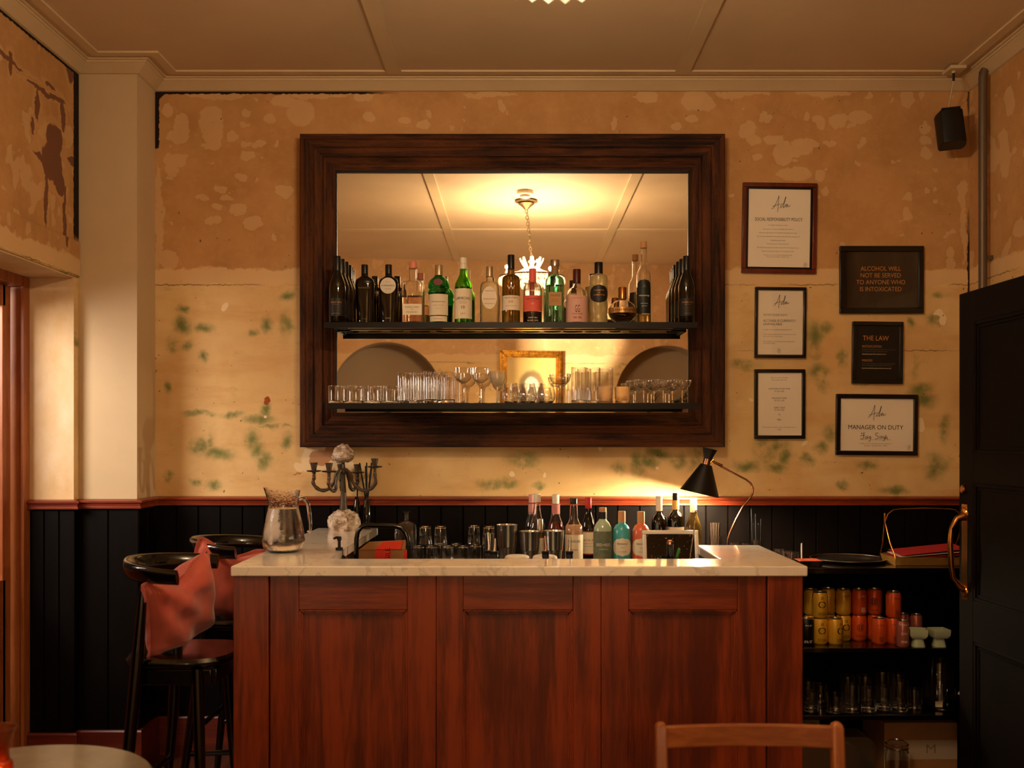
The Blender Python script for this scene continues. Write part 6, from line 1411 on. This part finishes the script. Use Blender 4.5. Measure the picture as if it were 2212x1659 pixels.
# ================================================================== CANS on the shelving unit
ZC2 = .6322
def can(label, loc, m, rz, text, tcol, r_=.0325, h_=.113, group='drink cans on the middle shelf'):
    if m is pnk: r_ = .0265
    t = thing('drink_can', label, 'can', loc, rz, group)
    MB().lathe([(0, .004), (r_*.7, .003), (r_*.78, 0), (r_*.84, .002), (r_, .010), (r_, h_-.014), (r_*.84, h_-.003)], seg=30).build('can_body', m, t, smooth=40)
    MB().lathe([(r_*.84, h_-.003), (r_*.86, h_), (r_*.80, h_), (r_*.78, h_-.004), (0, h_-.004)], seg=30).build('can_lid', M['steel_b'], t, smooth=40)
    b = MB()
    for s_, z_, w_, hh, dx in text: fit_text(b, s_, dx, z_, w_, hh, wrap=r_+.0005)
    if b.v: b.build('lettering', tcol, t, smooth=0)
    return t
yel = mat('yellow_can', 'd8a42c', .35, metal=.2); org = mat('orange_can', 'd8541c', .35, metal=.2); blk_ = mat('black_can', '120e0c', .35, metal=.2); pnk = mat('pink_can', 'b86a5c', .3, metal=.4)
TY = [('SODA', .020, .036, .012, 0), ('O', .060, .034, .030, 0), ('o', .088, .012, .011, .0)]; TO = [('@', .060, .032, .034, 0), ('PALE', .022, .036, .008, 0)]; TB = [('IIIIII', .024, .018, .022, .0), ('MILL', .085, .03, .006, .0)]
rows = [(1742, 4.43, 0, blk_, .0, [('ALE', .085, .03, .006, 0), ('IPA 97', .015, .035, .012, .0)], WHT, 'black can with white panel, next to the bar side on the middle shelf'),
 (1771.5, 4.44, 0, yel, 0, TY, INK, 'front left yellow can on the middle shelf, below a stacked one'), (1804, 4.435, 0, yel, .5, TY, INK, 'second yellow can from the left in the front row'), (1822, 4.52, 0, yel, .1, TY, INK, 'yellow can in the back row between the yellow and orange cans'),
 (1855.5, 4.52, 0, org, -.1, TO, INK, 'left orange can in the back row, with a dark face print'), (1889, 4.53, 0, org, .3, TB, INK, 'second orange can in the back row, half hidden'), (1899, 4.44, 0, org, 0, TB, INK, 'front orange can with a barcode panel, nothing stacked on it'), (1929, 4.45, 0, org, 0, TB, INK, 'right orange can in the front row, below a stacked one'),
 (1951, 4.55, 0, pnk, 0, [], INK, 'left pinkish can half hidden behind the slim can'), (1979, 4.53, 0, pnk, .2, [], INK, 'rear pinkish can standing above the left pale green box'),
 (1771.5, 4.44, 1, yel, 0, TY, INK, 'yellow can stacked on the front left yellow can'), (1752, 4.52, 1, yel, .7, TY, INK, 'yellow can in the upper layer at the far left, partly hidden'), (1789, 4.55, 1, yel, 1.2, TY, INK, 'darker yellow can of the upper layer behind the front left stack'), (1822, 4.52, 1, yel, .1, [('SODA', .085, .034, .010, 0)], INK, 'third yellow can of the upper layer with text at its top'),
 (1855.5, 4.52, 1, org, .3, TB, WHT, 'left orange can of the upper layer'), (1889, 4.53, 1, org, -.4, TO, INK, 'middle orange can of the upper layer, with a dark face print'), (1930, 4.45, 1, org, .2, TB, INK, 'right orange can of the upper layer'), 
 (1752, 4.52, 0, yel, .9, TY, INK, 'lower yellow can at the far left, partly hidden'), (1789, 4.55, 0, yel, 1.2, TY, INK, 'lower yellow can behind the front two')]
for px_, yy, lv, m_, rz_, tx, tc_, l_ in rows: can(l_, (X_(px_, yy), yy, ZC2+.1131*lv), m_, rz_, tx, tc_)
can('slim pink can with arched lettering in front of the orange cans', (X_(1949.5, 4.37), 4.37, ZC2), pnk, 0, [('SMIRNOFF', .098, .05, .009, 0), ('SODA', .060, .03, .010, 0), ('PINK', .025, .03, .010, 0)], WHT, r_=.0265, h_=.115)
mint = mat('pale_green_ceramic', 'b4bfa0', .3, coat=.3)
for i, (px_, l_) in enumerate(((1983, 'left pale green square dish balanced on an upturned cup'), (2028, 'right pale green square dish balanced on an upturned cup'))):
    yy = 4.39; t = thing('square_dish', l_, 'dish', (X_(px_, yy), yy, ZC2+.034), math.radians((-14, 4)[i]), 'pale green dishes on the middle shelf')
    a, c_, h_ = .036, .026, .040
    b = MB(); vs = []
    for (q, z) in ((c_, 0), (a, h_*.35), (a+.001, h_), (a-.003, h_), (a-.004, h_*.4), (c_-.003, .004)): vs += [(-q, -q, z), (q, -q, z), (q, q, z), (-q, q, z)]
    b.add(vs, [(k*4+j, k*4+(j+1) % 4, (k+1)*4+(j+1) % 4, (k+1)*4+j) for k in range(5) for j in range(4)]+[(3, 2, 1, 0), (20, 21, 22, 23)]); b.build('dish_body', mint, t, bevel=.002)
    u = MB().lathe([(.028, 0), (.020, .033), (0, .0335), (0, .030), (.017, .030), (.026, 0), (.028, 0)], seg=24, n=3).build('upturned_cup', mint, None); u.location = (X_(px_, yy), yy, ZC2)
    tag(u, ('left', 'right')[i]+' small pale green upturned cup carrying a square dish', 'cup', 'upturned cups under the dishes')
# ---- glasses on the lower shelf of the unit
ZL = .3452
specs = [(1752, 4.42, .036, .085), (1805, 4.40, .046, .075), (1840, 4.40, .033, .12), (1876, 4.42, .037, .10), (1910, 4.44, .035, .10), (1944, 4.42, .036, .13), (1975, 4.42, .034, .095), (1772, 4.52, .034, .09), (1830, 4.56, .034, .12), (1868, 4.56, .035, .12), (1905, 4.56, .034, .14), (1940, 4.56, .034, .13), (1745, 4.56, .034, .10)]
for i, (px_, yy, r_, h_) in enumerate(specs):
    fr_ = yy < 4.5; k = i if fr_ else i-7
    l_ = ('%s glass from the left in the front row on the dark lower shelf' % ordw[k]) if fr_ else ('%s glass from the bar side in the rear row on the dark lower shelf' % ['second', 'third', 'fourth', 'fifth', 'sixth', 'first'][k])
    o = gl('dark_shelf_glass' if False else 'tumbler', l_, [(0, 0), (r_*.84, 0), (r_*.9, .004), (r_, h_)], (X_(px_, yy), yy, ZL), 'glasses on the dark lower shelf', base=.012)
t = thing('glass_storage_jar', 'large clear storage jar with wrapped sachets at the right of the dark lower shelf', 'jar', (X_(2038, 4.44), 4.48, ZL))
MB().lathe([(0, 0), (.068, 0), (.072, .006), (.072, .19), (.066, .20), (.066, .205), (.063, .205), (.063, .20), (.069, .19), (.069, .008), (0, .008)], seg=40).build('jar_body', M['glass'], t)
s_ = MB().box(-.012, .02, -.05, -.048, .06, .085, Matrix.Rotation(.6, 4, 'Y') @ Matrix.Translation((.02, 0, .03)))
s_.box(-.03, .0, -.03, -.028, .012, .035).build('sachets', M['paperlabel'], t)
